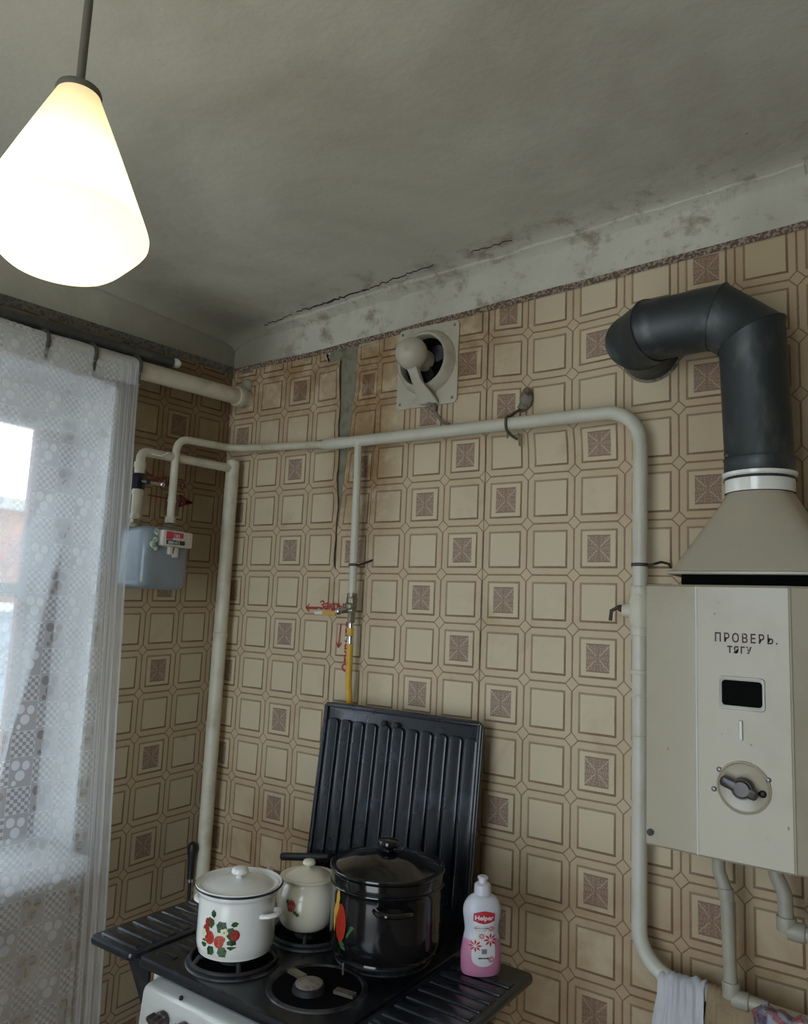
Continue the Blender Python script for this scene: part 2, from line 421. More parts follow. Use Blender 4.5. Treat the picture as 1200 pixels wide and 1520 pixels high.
def rprism(bm, hx, hy, z0, z1, r, bev=0, n=5, M4=None, mi=0):
    """rounded rectangle prism centred on the origin in XY"""
    lv = [(z0, bev), (z0 + bev * .3, bev * .3), (z0 + bev, 0), (z1 - bev, 0), (z1 - bev * .3, bev * .3), (z1, bev)] if bev else [(z0, 0), (z1, 0)]
    rings = []
    for z, ins in lv:
        rings.append([bm.verts.new(Vector((x, y, z))) for x, y in rrect(hx - ins, hy - ins, max(r - ins, 1e-4), n)])
    fs = []
    for a, b in zip(rings, rings[1:]):
        for k in range(len(a)): fs.append(bm.faces.new((a[k], a[(k + 1) % len(a)], b[(k + 1) % len(a)], b[k])))
    fs.append(bm.faces.new(rings[0][::-1])); fs.append(bm.faces.new(rings[-1]))
    for f in fs: f.material_index = mi
    if M4:
        for ring in rings:
            for v in ring: v.co = M4 @ v.co
def cyl(bm, p, q, r, seg=20, mi=0, bev=0):
    p = Vector(p); q = Vector(q); d = (q - p).normalized()
    if bev: tube(bm, [p, p + d * bev * .3, p + d * bev, q - d * bev, q - d * bev * .3, q], [r - bev, r - bev * .3, r, r, r - bev * .3, r - bev], seg, mi=mi)
    else: tube(bm, [p, q], r, seg, mi=mi)
def sphere(bm, c, r, s=(1, 1, 1), mi=0, u=20, v=12):
    rr = bmesh.ops.create_uvsphere(bm, u_segments=u, v_segments=v, radius=r)
    for q in rr['verts']: q.co = Vector((q.co.x * s[0], q.co.y * s[1], q.co.z * s[2])) + Vector(c)
    for f in {f for q in rr['verts'] for f in q.link_faces}: f.material_index = mi
def frame_from(origin, xdir, ydir):
    x = Vector(xdir).normalized(); y = Vector(ydir).normalized(); z = x.cross(y)
    m = Matrix((x, y, z)).transposed().to_4x4(); m.translation = Vector(origin); return m
WX = lambda o: frame_from(o, (1, 0, 0), (0, 0, 1))          # local XY on the back wall, local +Z towards the room (-Y)
WL = lambda o: frame_from(o, (0, 1, 0), (0, 0, 1))          # local XY on the left wall, local +Z towards the room (+X)
def textobj(name, s, size, M4, mat, parent, space=1.0, bold=0.0, shear=0.0, sx=1.0, depth=.0003):
    cu = bpy.data.curves.new(name, 'FONT'); cu.body = s; cu.size = size; cu.align_x = 'LEFT'; cu.space_character = space
    cu.offset = bold; cu.shear = shear; cu.extrude = depth; cu.resolution_u = 3
    t = bpy.data.objects.new(name, cu); C.objects.link(t)
    dg = bpy.context.evaluated_depsgraph_get(); me = bpy.data.meshes.new_from_object(t.evaluated_get(dg))
    bpy.data.objects.remove(t); bpy.data.curves.remove(cu)
    me.materials.clear(); me.transform(Matrix.Diagonal((sx, 1, 1, 1))); me.transform(M4)
    return link(name, me, mat, parent)
def strokes(bm, lines, w, M4, depth=.0004, mi=0):
    for ln in lines:
        for (ax, ay), (bx_, by_) in zip(ln, ln[1:]):
            a = Vector((ax, ay, 0)); b = Vector((bx_, by_, 0)); d = (b - a).normalized(); n = Vector((-d.y, d.x, 0)) * w / 2
            a = a - d * w * .3; b = b + d * w * .3
            q = [a + n, a - n, b - n, b + n]
            lo = [bm.verts.new(M4 @ p) for p in q]; hi = [bm.verts.new(M4 @ (p + Vector((0, 0, depth)))) for p in q]
            for f in (hi, lo[::-1]): bm.faces.new(f).material_index = mi
            for k in range(4): bm.faces.new((lo[k], lo[(k + 1) % 4], hi[(k + 1) % 4], hi[k])).material_index = mi
def struct(o): o['kind'] = 'structure'; return o
# ------------------------------------------------------------------ room shell
RX, RY, TH = 2.75, -3.1, .30
ceilz = lambda x: 2.494 + .046 * x
topb = lambda x: 2.372 + .0 * x + .036 * max(0, x - .35) * 1.2 * (1 if x > .35 else 0)
topl = lambda y: 2.373 + .052 * y
struct(box('floor', -TH, RX + .1, RY - .1, .1, -.08, 0, 'floor'))
wb = struct(box('wall_back', -TH, RX + .1, .004, .12, 0, 2.72, 'lime'))
bm = bmesh.new(); WY0, WY1, WZ0, WZ1 = -1.40, -.44, .845, 2.20
bx(bm, -TH, -.004, WY1, .004, 0, 2.70); bx(bm, -TH, -.004, RY, WY0, 0, 2.70)
bx(bm, -TH, -.004, WY0, WY1, 0, WZ0); bx(bm, -TH, -.004, WY0, WY1, WZ1, 2.70)
wl = struct(obj('wall_left', bm, 'lime', smooth=False))
struct(box('wall_right', RX, RX + .1, RY - .1, .1, 0, 2.70, 'plain_wall'))
bm = bmesh.new(); bx(bm, -TH, .75, RY - .1, RY, 0, 2.7); bx(bm, 1.95, RX + .1, RY - .1, RY, 0, 2.7); bx(bm, .75, 1.95, RY - .1, RY, 2.35, 2.7)
struct(obj('wall_front', bm, 'plain_wall', smooth=False))
def cz(x, y):
    z = ceilz(x) + .004 * noise.noise(Vector((x * 3, y * 3, 0))) + .0015 * noise.noise(Vector((x * 22, y * 22, 3)))
    return z - .022 * math.exp(-max(0, -y) / .018) - .030 * math.exp(-x / .03)
# ceiling: gently uneven limewashed slab with a soft rounded corner to the walls
bm = bmesh.new(); nx, ny = 90, 100; g = []
for j in range(ny + 1):
    row = []
    for i in range(nx + 1):
        tx = i / nx; x = -.0 + (RX + .05) * tx ** 1.4; y = .004 - (-(RY) + .05) * (j / ny) ** 1.5
        z = cz(x, y)
        row.append(bm.verts.new((x, y, z)))
    g.append(row)
for j in range(ny):
    for i in range(nx): bm.faces.new((g[j][i], g[j][i + 1], g[j + 1][i + 1], g[j + 1][i]))
bm2 = bmesh.ops.extrude_face_region(bm, geom=bm.faces[:])
for v in bm2['geom']:
    if isinstance(v, bmesh.types.BMVert): v.co.z = 2.72
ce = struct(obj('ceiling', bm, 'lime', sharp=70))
# crack and lifted plaster lip along the ceiling corner
bm = bmesh.new(); rnd = random.Random(3)
def ragged(x0, x1, y0, y1, w, n, dz):
    prev = None
    for k in range(n + 1):
        t = k / n; x = x0 + (x1 - x0) * t; y = y0 + (y1 - y0) * t + rnd.uniform(-.006, .006)
        hw = w * math.sin(PI * min(max(t, .03), .97)) * rnd.uniform(.5, 1.3)
        z = cz(x, y) - dz
        cur = [bm.verts.new((x, y - hw, z + .002)), bm.verts.new((x, y, z)), bm.verts.new((x, y + hw, z + .002)), bm.verts.new((x, y, z + .01))]
        if prev:
            for q in range(4): bm.faces.new((prev[q], prev[(q + 1) % 4], cur[(q + 1) % 4], cur[q]))
        prev = cur
ragged(.33, .62, -.046, -.056, .0042, 30, .0030); ragged(.16, .30, -.028, -.040, .0014, 14, .0024); ragged(.60, .86, -.052, -.066, .0020, 26, .0024); ragged(.98, 1.10, -.07, -.064, .0010, 10, .0022)
M['crack'] = pm('crack_shadow_dirt', (.035, .03, .024), 1.0)
obj('crack', bm, 'crack', ce)
bm = bmesh.new(); prev = None
for k in range(121):
    t = k / 120; x = .16 + t * 1.62; y = -.020 - .010 * noise.noise(Vector((x * 9, 1, 0))) - .012 * math.exp(-((x - .62) / .3) ** 2)
    z = ceilz(x) - .012 + .003 * noise.noise(Vector((x * 30, 2, 0)))
    h = .006 + .003 * noise.noise(Vector((x * 14, 5, 0)))
    cur = [bm.verts.new((x, y, z + .016)), bm.verts.new((x, y, z - h * .3)), bm.verts.new((x, y + .012, z - h)), bm.verts.new((x, .004, z - h * 2.6)), bm.verts.new((x, .004, z + .016))]
    if prev:
        for q in range(5): bm.faces.new((prev[q], prev[(q + 1) % 5], cur[(q + 1) % 5], cur[q]))
    else: bm.faces.new(cur)
    prev = cur
bm.faces.new(prev[::-1])
obj('plaster_lip', bm, 'lime', ce)
# wallpaper ---------------------------------------------------------
T = .125; H = .1290; Z0 = 1.800       # tile pitch and height of lattice row 0
XR = 1.0086                            # x of the long vertical seam (lattice column 0 of the right-hand strips)
def strip(name, mat, parent, cols, rows, pos, special, clip, thick, left=False, curl=None, rowoff=0):
    """cols: list of (u0,u1,key) ; pos(u,z)->Vector ; clip z at top(u)"""
    bm = bmesh.new(); uv = bm.loops.layers.uv.new('UVMap'); fa = []
    sub = 4
    for (u0, u1, key, ua, ub) in cols:
        for j in rows:
            zt = Z0 + rowoff + j * H; zb = zt - H
            for a in range(sub):
                for c in range(sub):
                    fu0, fu1 = ua + (ub - ua) * a / sub, ua + (ub - ua) * (a + 1) / sub
                    pu0, pu1 = u0 + (u1 - u0) * a / sub, u0 + (u1 - u0) * (a + 1) / sub
                    za, zc = zb + H * c / sub, zb + H * (c + 1) / sub
                    if za < 0.0: continue
                    tp = clip((pu0 + pu1) / 2)
                    if za >= tp: continue
                    t0, t1 = clip(pu0), clip(pu1)
                    z00, z10, z11, z01 = za, za, min(zc, t1), min(zc, t0)
                    vs = [bm.verts.new(pos(pu0, z00)), bm.verts.new(pos(pu1, z10)), bm.verts.new(pos(pu1, z11)), bm.verts.new(pos(pu0, z01))]
                    f = bm.faces.new(vs)
                    for l, (uu, zz) in zip(f.loops, ((fu0, z00), (fu1, z10), (fu1, z11), (fu0, z01))): l[uv].uv = (uu, (zz - zb) / H)
                    fa.append(1.0 if special(key, j) else 0.0)
    bmesh.ops.remove_doubles(bm, verts=bm.verts, dist=1e-5)
    for f in bm.faces: f.smooth = True
    me = bpy.data.meshes.new(name); bm.to_mesh(me); bm.free()
    at = me.attributes.new('special', 'FLOAT', 'FACE'); at.data.foreach_set('value', fa[:len(me.polygons)])
    o = link(name, me, mat, parent)
    return o
def wav(u, z, k): return .0012 * noise.noise(Vector((u * 7, z * 7, k)))
rowsB = range(-14, 7)
def R(i): return XR + i * T
def ccol(i0, i1, base): return [(base + i * T, base + (i + 1) * T, i, 0, 1) for i in range(i0, i1)]
def warp(x, z):   # the paper sags a little high on the wall
    w = min(1, max(0, (z - 1.98) / .12)) * math.exp(-((x - 1.2) / .16) ** 2)
    return x - .012 * w, z - .011 * w
def posB(off):
    def f(x, z):
        x2, z2 = warp(x, z); return Vector((x2, -off + wav(x, z, off * 900), z2))
    return f
clipB = lambda x: topb(x)
spR = lambda k, j: (k % 4 == 0 and (j % 2 == 1) and not (k == 4 and j < -4)) or (k == 4 and j < -4 and j % 2 == 0) or (k % 4 == 2 and j % 2 == 0)
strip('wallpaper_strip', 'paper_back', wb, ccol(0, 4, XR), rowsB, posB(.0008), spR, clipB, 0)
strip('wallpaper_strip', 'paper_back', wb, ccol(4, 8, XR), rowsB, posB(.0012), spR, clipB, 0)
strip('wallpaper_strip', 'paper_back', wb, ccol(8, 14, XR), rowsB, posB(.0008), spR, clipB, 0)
spM = lambda k, j: (k == -1 and j % 2 == 0) or (k == -2 and j % 2 == 1)
def posM(x, z):   # left edge of this strip is torn and lifts
    x2, z2 = warp(x, z)
    e = max(0, 1 - (x - R(-3)) / .05) * (1 if z < 2.05 else .3)
    if x < R(-3) + .04 and z > 1.62: x2 += .010 * noise.noise(Vector((z * 16, 3, 0))) * e
    lift = .007 * e * (max(0, 1 - abs(z - 1.78) / .22)) * (1 + noise.noise(Vector((z * 20, 1, 0))))
    return Vector((x2, -.0030 - lift + wav(x, z, 5), z2))
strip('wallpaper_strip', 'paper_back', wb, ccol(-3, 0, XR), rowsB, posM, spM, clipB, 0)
XL = .1355
def posN(x, z):   # narrow strip, shifted right where it hangs free near the ceiling
    s = min(1, max(0, (z - 1.80) / .45)); x += (.028 * s) * (1 - (x - (XL + 3 * T)) / T) + .012 * s
    return Vector((x, -.0018 + wav(x, z, 8), z - .012 * s))
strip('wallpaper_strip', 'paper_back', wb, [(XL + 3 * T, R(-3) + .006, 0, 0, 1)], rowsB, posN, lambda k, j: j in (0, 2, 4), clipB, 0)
def posL(x, z):   # right edge torn, curling off the wall
    E = XL + 3 * T + .0
    e = min(1, max(0, (x - (E - .10)) / .10)); hi = 1 if z > 1.70 else 0
    rag = (.006 * noise.noise(Vector((z * 13, 7, 0))) - .020 * min(1, max(0, (z - 1.85) / .5))) * e * hi
    lift = (.004 + .010 * max(0, noise.noise(Vector((z * 9, 2, 1)))) + .006 * max(0, (z - 2.2) / .15)) * e ** 3 * hi
    return Vector((x + rag, -.0026 - lift + wav(x, z, 2), z))
spL = lambda k, j: (k == 1 and j % 2 == 0) or (k == -1 and j % 2 == 1)
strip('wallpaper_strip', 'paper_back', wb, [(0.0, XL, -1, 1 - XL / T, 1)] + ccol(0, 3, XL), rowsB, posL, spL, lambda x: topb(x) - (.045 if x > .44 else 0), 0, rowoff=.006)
# bare plaster showing in the tear
box('bare_patch', .440, .552, -.0006, .004, 1.80, 2.372, 'bare_wall', wb)
# left wall
YL = -(2.1934 * T)
ZLo = (-2.0293 + .0 + 3 * 1.0318) * 0
colsW = [(-(2.1934 + i) * T, -(2.1934 + i) * T + T, i, 0, 1) for i in range(-1, 2)]
colsW = [(-(1.1934) * T + T * .0, -(1.1934 - 1) * T, 1, 0, 1), (-(.1934) * T, -.0, 2, 0, .1934), (-(2.1934) * T, -(1.1934) * T, 0, 0, 1), (-(3.1934) * T, -(2.1934) * T, -1, 0, 1), (WY1, -(3.1934) * T, -2, 1 - (-(3.1934) * T - WY1) / T, 1)]
posW = lambda y, z: Vector((.0010 + wav(y, z, 11), y, z + .010 * (y + .27) / .1 * .35))
offW = ((-2.0293 + 14.4) * T + 2 * H) - Z0
while offW > H / 2: offW -= H
while offW < -H / 2: offW += H
jW = round(((-2.0293 + 14.4) * T - (Z0 + offW)) / H)      # lattice row 0 of the measured set
spW = lambda k, j: (k == 0 and (j - jW) % 2 == 1) or (k == -2 and (j - jW) % 2 == 0)
strip('wallpaper_strip', 'paper_left', wl, colsW, rowsB, posW, spW, lambda y: topl(y), 0, rowoff=offW)
colsV = [(WY1 - (i + 1) * T, WY1 - i * T, -3 - i, 0, 1) for i in range(0, 13)]
strip('wallpaper_strip', 'paper_left', wl, colsV, rowsB, posW, lambda k, j: k % 4 == 0 and j % 2 == 0, lambda y: WZ0 - .02, 0, rowoff=offW)
def posTop(y, z): return Vector((.0010, y, z))
strip('wallpaper_strip', 'paper_left', wl, [(WY1 - (i + 1) * T, WY1 - i * T, -3 - i, 0, 1) for i in range(0, 13)], range(4, 7), lambda y, z: Vector((.001, y, max(z, WZ1))), lambda k, j: False, lambda y: topl(y), 0, rowoff=offW)
# printed border along the top of the paper
bm = bmesh.new(); N = 60
for k in range(N):
    xa, xb = k * RX / N, (k + 1) * RX / N
    for q in ((xa, xb),):
        v = [bm.verts.new((a, -.0045 + .001 * noise.noise(Vector((a * 9, 0, 0))), topb(a) + d + .002 * noise.noise(Vector((a * 8, 0, 4))))) for a, d in ((xa, -.010), (xb, -.010), (xb, .008), (xa, .008))]
        bm.faces.new(v)
bmesh.ops.remove_doubles(bm, verts=bm.verts, dist=1e-5)
obj('border_strip', bm, 'border', wb)
bm = bmesh.new()
for k in range(N):
    ya, yb = -k * 2.4 / N, -(k + 1) * 2.4 / N
    v = [bm.verts.new((.0035, a, topl(a) + d)) for a, d in ((ya, -.014), (yb, -.014), (yb, .012), (ya, .012))]; bm.faces.new(v)
bmesh.ops.remove_doubles(bm, verts=bm.verts, dist=1e-5)
M['border_grey'] = pm('soiled_border', (.17, .16, .135), .9, 0, (.085, .08, .07), 120, .45, .6)
obj('border_strip', bm, 'border_grey', wl)
# ------------------------------------------------------------------ window
wn = struct(thing('window_1', '', '')); del wn['label'], wn['category']
bm = bmesh.new()
bx(bm, -TH, .0015, WY1 - .010, WY1 + .0, WZ0, WZ1); bx(bm, -TH, .0015, WY0, WY0 + .01, WZ0, WZ1); bx(bm, -TH, .0015, WY0, WY1, WZ1 - .01, WZ1)
obj('window_reveal', bm, 'win_white', wn, smooth=False)
bm = bmesh.new(); fx0, fx1 = -.245, -.192; ztop = 2.06
bx(bm, fx0, fx1, WY0 + .01, WY1 - .01, ztop, WZ1 - .01, .003); bx(bm, fx0, fx1, WY0 + .01, WY1 - .01, WZ0 + .03, WZ0 + .09, .003)
bx(bm, fx0, fx1, WY0 + .01, WY0 + .08, WZ0, WZ1, .003)
obj('window_frame', bm, 'win_white', wn)
box('window_stile', fx0, fx1 + .002, WY1 - .112, WY1 - .012, WZ0 + .03, ztop, 'brown_wood', wn, .003)
for yy in (-.98,): box('window_mullion', fx0, fx1, yy - .03, yy + .03, WZ0 + .08, ztop, 'win_white', wn, .003)
box('window_rail', fx0, fx1, -.95, WY1 - .08, 1.56, 1.60, 'win_white', wn, .003)
for a, b_ in ((-.95, WY1 - .112), (-1.33, -1.01)):
    box('window_pane', -.222, -.218, a, b_, WZ0 + .085, ztop + .005, 'glass', wn)
bm = bmesh.new(); bx(bm, -.235, .105, WY0 - .05, WY1 - .022, WZ0 + .0, WZ0 + .042, .006)
sl = obj('window_sill', bm, 'win_white', wn)
# outside: brick wing of the house and a tree, seen through the lace
ow = thing('brick_house_wing', 'brick wall of the neighbouring house outside, seen through the lace', 'building', (-5.2, 2.2, 0))
box('wall', -.15, .15, -3.2, 2.5, -3, 2.35, 'brick_mat', ow)
box('roof_edge', -.30, .30, -3.3, 2.6, 2.35, 2.45, 'mortar', ow)
for wy in (-2.2, -.6, 1.0):
    f_ = box('window', .15, .19, wy, wy + .8, .2, 1.5, 'win_white', ow); box('pane', .185, .2, wy + .08, wy + .72, .28, 1.42, 'meter_grey', f_)
bm = bmesh.new(); rnd = random.Random(5)
for k in range(9): sphere(bm, (-3.9 + rnd.uniform(-.5, .5), rnd.uniform(-1.6, .2), .2 + rnd.uniform(-.6, .7)), rnd.uniform(.3, .5), u=14, v=9)
for v in bm.verts: v.co += v.normal * .09 * noise.noise(v.co * 6) if v.normal.length else Vector()
cyl(bm, (-3.9, -.7, -2.5), (-3.9, -.7, .2), .08)
tag(obj('leafy_tree', bm, 'leaf'), 'green leafy tree outside the window behind the lace', 'tree')
# ------------------------------------------------------------------ lace curtains
def curtain(name, y0, y1, zt, zb, xf, mat, ny=260, nz_=60, uvs=1.15, edge=None):
    bm = bmesh.new(); uv = bm.loops.layers.uv.new('UVMap'); g = []
    for i in range(ny + 1):
        t = i / ny; y = y0 + (y1 - y0) * t; col = []
        for j in range(nz_ + 1):
            s = j / nz_; z = zt + (zb - zt) * s; p = xf(t, s, y, z); col.append((bm.verts.new(p), ((y0 - y) * uvs, z)))
        g.append(col)
    for i in range(ny):
        for j in range(nz_):
            q = (g[i][j], g[i + 1][j], g[i + 1][j + 1], g[i][j + 1])
            f = bm.faces.new([a[0] for a in q])
            for l, a in zip(f.loops, q): l[uv].uv = a[1]
    return obj(name, bm, mat, None, sharp=180)
def xf(t, s, y, z):
    d = -.455 - y                                                    # distance from the hanging edge
    x = .118 + .045 * min(1, s / .75) + .003 * math.sin(d * 21 + 1.3) * (.3 + s)
    ef = math.exp(-(d / .055) ** 2)                                  # gathered folds by the edge
    x += ef * .012 * math.sin(d * 260) * min(1, s * 4 + .2)
    x += .006 * math.exp(-((d - .375) / .014) ** 2) * min(1, s * 3)  # standing pleat
    x += .008 * math.sin(d * 13 + .5) * s * (1 - math.exp(-d / .1))
    yy = y + .030 * s * max(0, 1 - d / .3) * (1 if s > .4 else s / .4) - .012 * math.sin(s * PI) * max(0, 1 - d / .2)
    return Vector((x, yy, z))
cur = curtain('lace_curtain', -.455, -1.62, 2.238, .28, xf, 'lace')
tag(cur, 'long white patterned lace curtain hanging over the heating pipe in front of the window', 'curtain')
# pipe sleeve: the top hem folded over the pipe
bm = bmesh.new(); uv = bm.loops.layers.uv.new('UVMap'); g = []
pz = lambda y: 2.2555 + .055 * (y + .05)
for i in range(121):
    y = -.452 - 1.17 * i / 120; col = []
    for k in range(15):
        a = math.radians(-40 + k * 17); r = .0305 + .0022 * noise.noise(Vector((y * 14, a * 1.5, 0))) + .001
        col.append((bm.verts.new((.088 + r * math.cos(a), y, pz(y) + r * math.sin(a))), (-y * 1.1, a * .03)))
    x, _, z = col[0][0].co
    low = (bm.verts.new((.117, y, z - .035)), (-y * 1.1, -.05))
    g.append([low] + col)
for i in range(120):
    for k in range(15):
        q = (g[i][k], g[i + 1][k], g[i + 1][k + 1], g[i][k + 1]); f = bm.faces.new([a[0] for a in q])
        for l, a in zip(f.loops, q): l[uv].uv = a[1]
mtc, b = newmat('hem_cloth'); nt = X.nt
tr = nt.nodes.new('ShaderNodeBsdfTransparent'); mx = nt.nodes.new('ShaderNodeMixShader'); mx.inputs[0].default_value = .80
b.inputs['Base Color'].default_value = (.62, .63, .62, 1); b.inputs['Roughness'].default_value = .9
nt.links.new(tr.outputs[0], mx.inputs[1]); nt.links.new(b.outputs[0], mx.inputs[2]); nt.links.new(mx.outputs[0], nt.nodes['Material Output'].inputs[0]); M['hem'] = mtc
obj('folded_hem', bm, 'hem', cur, sharp=180)
# inner short lace panel drawn aside in the recess
def poly_panel(name, pts, x, mat):
    bm = bmesh.new(); uv = bm.loops.layers.uv.new('UVMap')
    fr_ = [bm.verts.new((x + .004 * math.sin(a * 30), a, b)) for a, b in pts]
    f = bm.faces.new(fr_)
    bmesh.ops.triangulate(bm, faces=[f]); bmesh.ops.subdivide_edges(bm, edges=bm.edges[:], cuts=3, use_grid_fill=True)
    for v in bm.verts: v.co.x = x + .008 * math.sin(v.co.y * 55 + v.co.z * 6)
    for f in bm.faces:
        for l in f.loops: l[uv].uv = (l.vert.co.y * 1.2, l.vert.co.z + .03)
    return obj(name, bm, mat, None, sharp=180)
ip = poly_panel('inner_lace_panel', [(-.475, 2.05), (-.503, 1.773), (-.584, 1.555), (-.590, 1.30), (-.63, .96), (-1.37, .96), (-1.37, 2.05)], -.10, 'lace')
ip2 = poly_panel('folded_lace_band', [(-.485, 1.956), (-.503, 1.773), (-.584, 1.555), (-.60, 1.2), (-.80, 1.2), (-.68, 1.65), (-.60, 1.80)], -.085, 'lace')
ip2.parent = ip
tag(ip, 'smaller lace panel drawn back diagonally inside the window recess', 'curtain')
# rail above the pipe
rl = thing('curtain_rail', 'tarnished dark curtain rail with a white end knob below the ceiling', 'curtain rail', (0, 0, 0))
rz = lambda y: 2.297 + .068 * (y + .303)
tubeobj('rail', [(.072, -.315, rz(-.315)), (.072, -2.1, rz(-.315) - .105)], .0165, 'rod', rl)
bm = bmesh.new(); sphere(bm, (.072, -.298, rz(-.29) + .001), .0145, (1, 1.25, 1)); obj('end_knob', bm, 'win_white', rl)
for y in (-.40, -1.2, -1.95):
    bm = bmesh.new(); bx(bm, 0.0, .012, y - .010, y + .010, rz(y) - .03, rz(y) + .03, .002); bx(bm, .008, .075, y - .004, y + .004, rz(y) + .006, rz(y) + .016); obj('rail_bracket', bm, 'rod', rl)
# clips that pinch the lace to the pipe
for k, y in enumerate((-.4555, -.598, -.735)):
    zc = pz(y); lab = ('dark clip at the right hanging edge of the lace curtain', 'dark clip in the middle of the lace curtain hem', 'dark clip on the lace hem nearest the left picture edge')[k]
    bm = bmesh.new()
    pts = [(.088 + .0345 * math.cos(a), y, zc + .0345 * math.sin(a)) for a in [math.radians(d) for d in range(-30, 100, 15)]]
    tube(bm, pts, .0052, 8); bx(bm, .113, .119, y - .0045, y + .0045, zc - .050, zc - .020, .001)
    tag(obj('curtain_clip', bm, 'clip'), lab, 'clip', 'clips on the curtain hem')
# ------------------------------------------------------------------ heating pipe on the left wall
hp = thing('heating_pipe', 'thick cream heating pipe along the window wall under the ceiling', 'pipe', (.088, -.02, 2.25))
def rel(o, pts): return [Vector(p) - Vector(o.location) for p in pts]
tubeobj('pipe', rel(hp, [(.088, 0.0, pz(0)), (.088, -2.4, pz(-2.4))]), .0268, 'pipe_old', hp, 24)
bm = bmesh.new(); q = rel(hp, [(.088, -.028, pz(-.02)), (.088, -.062, pz(-.05))]); cyl(bm, q[0], q[1], .034, 24, bev=.004); obj('collar', bm, 'pipe_old', hp)
bm = bmesh.new(); q = rel(hp, [(.075, -.004, 2.30), (.060, -.012, 2.345)]); sphere(bm, q[0], .022, (1.2, .7, 1.5)); obj('plaster_lump', bm, 'lime', hp)
# ------------------------------------------------------------------ gas riser with branch to the meter
gr = thing('gas_riser_pipe', 'cream gas riser pipe rising in the room corner and bending to the meter', 'pipe', (.090, -.052, 0))
def RL(p): return [Vector(q) - Vector(gr.location) for q in p]
tubeobj('riser', RL([(.090, -.052, 0), (.090, -.052, 2.035)]), .0215, 'pipe_old', gr, 24)
bm = bmesh.new(); q = RL([(.09, -.052, 1.46), (.09, -.052, 1.475)]); cyl(bm, q[0], q[1], .0235, 24, bev=.002); q = RL([(.09, -.052, 1.95), (.09, -.052, 1.955)]); cyl(bm, q[0], q[1], .0228, 24)
q = RL([(.09, -.052, 2.022)]); sphere(bm, q[0], .0235, (1, 1, .9)); islands('collar', bm, 'pipe_old', gr)
pA = fillet([(.090, -.052, 2.010), (.085, -.402, 1.998), (.085, -.402, 1.955)], .045)
tubeobj('branch', RL(pA), .0135, 'pipe_old', gr, 18)
pA2 = [(.085, -.402, 1.955), (.085, -.402, 1.795)]
tubeobj('drop', RL(pA2), .0150, 'pipe_old', gr, 18)
bm = bmesh.new(); q = RL([(.085, -.402, 1.948), (.085, -.402, 1.965), (.085, -.402, 1.868), (.085, -.402, 1.880), (.085, -.402, 1.80), (.085, -.402, 1.812)])
cyl(bm, q[0], q[1], .0172, 18); cyl(bm, q[2], q[3], .0172, 18); cyl(bm, q[4], q[5], .0180, 6); islands('nut', bm, 'pipe_old', gr)
bm = bmesh.new(); q = RL([(.085, -.402, 1.885), (.085, -.402, 1.932)]); cyl(bm, q[0], q[1], .0185, 8, bev=.003)
q = RL([(.085, -.402, 1.91), (.128, -.400, 1.905)]); cyl(bm, q[0], q[1], .0075, 10); obj('gas_cock', bm, 'black_enamel', gr)
bm = bmesh.new(); q = RL([(.128, -.395, 1.903), (.128, -.352, 1.905)]); tube(bm, [q[0], q[1]], .0045, 8, flat=.5); sphere(bm, q[1], .008); obj('cock_lever', bm, 'chrome', gr)
bm = bmesh.new(); q = RL([(.10, -.375, 1.994), (.106, -.345, 1.993), (.104, -.322, 2.008)]); tube(bm, q, .002, 6); obj('tie_wire', bm, 'cloth_white', gr)
# thin pipe in the corner behind the riser
tag(tubeobj('thin_corner_pipe', [(.030, -.018, 0), (.030, -.018, 1.50)], .0075, 'pipe_old'), 'thin pipe stub standing in the corner behind the riser', 'pipe')
# ------------------------------------------------------------------ long gas pipe
gp = thing('gas_supply_pipe', 'long painted gas pipe crossing the back wall and dropping beside the heater', 'pipe', (.092, -.285, 1.80))
def GP(p): return [Vector(q) - Vector(gp.location) for q in p]
ptsB = fillet([(.092, -.285, 1.80), (.092, -.285, 2.062), (.088, -.052, 2.078), (.496, -.050, 2.055)], [.045, .05])
tubeobj('thin_run', GP(ptsB), .0118, 'pipe_old', gp, 18)
ptsC = fillet([(.492, -.052, 2.054), (1.437, -.056, 2.050), (1.437, -.056, .846), (1.86, -.060, .838)], [.082, .085], 12)
tubeobj('thick_run', GP(ptsC), .0165, 'pipe_paint', gp, 24)
bm = bmesh.new(); tube(bm, GP([(.478, -.051, 2.055), (.486, -.051, 2.055), (.500, -.052, 2.055), (.560, -.052, 2.054), (.563, -.052, 2.054)]), [.0125, .0165, .0178, .0178, .0166], 20); obj('reducer', bm, 'pipe_paint', gp)
bm = bmesh.new()
for z0, z1, r in ((1.625, 1.645, .0200), (1.535, 1.555, .0200), (1.452, 1.462, .0195), (1.405, 1.410, .0180), (1.320, 1.324, .0176)):
    q = GP([(1.437, -.056, z0), (1.437, -.056, z1)]); cyl(bm, q[0], q[1], r, 20, bev=.002)
q = GP([(.092, -.285, 1.865), (.092, -.285, 1.872), (.092, -.285, 1.80), (.092, -.285, 1.818)]); cyl(bm, q[0], q[1], .0135, 18); cyl(bm, q[2], q[3], .016, 6)
islands('nut', bm, 'pipe_paint', gp)
bm = bmesh.new(); tube(bm, GP([(1.437, -.056, 1.552), (1.437, -.056, 1.568), (1.437, -.056, 1.59), (1.437, -.056, 1.612), (1.437, -.056, 1.628)]), [.018, .023, .025, .023, .018], 18)
q = GP([(1.437, -.056, 1.59), (1.400, -.060, 1.59)]); tube(bm, [q[0], q[1]], [.021, .014], 14); obj('gas_cock', bm, 'pipe_old', gp)
bm = bmesh.new(); q = GP([(1.402, -.060, 1.590), (1.392, -.062, 1.598), (1.376, -.066, 1.588), (1.374, -.067, 1.566)]); tube(bm, q, .0042, 8, flat=.6); sphere(bm, GP([(1.396, -.061, 1.594)])[0], .008); obj('cock_lever', bm, 'wire_dark', gp)
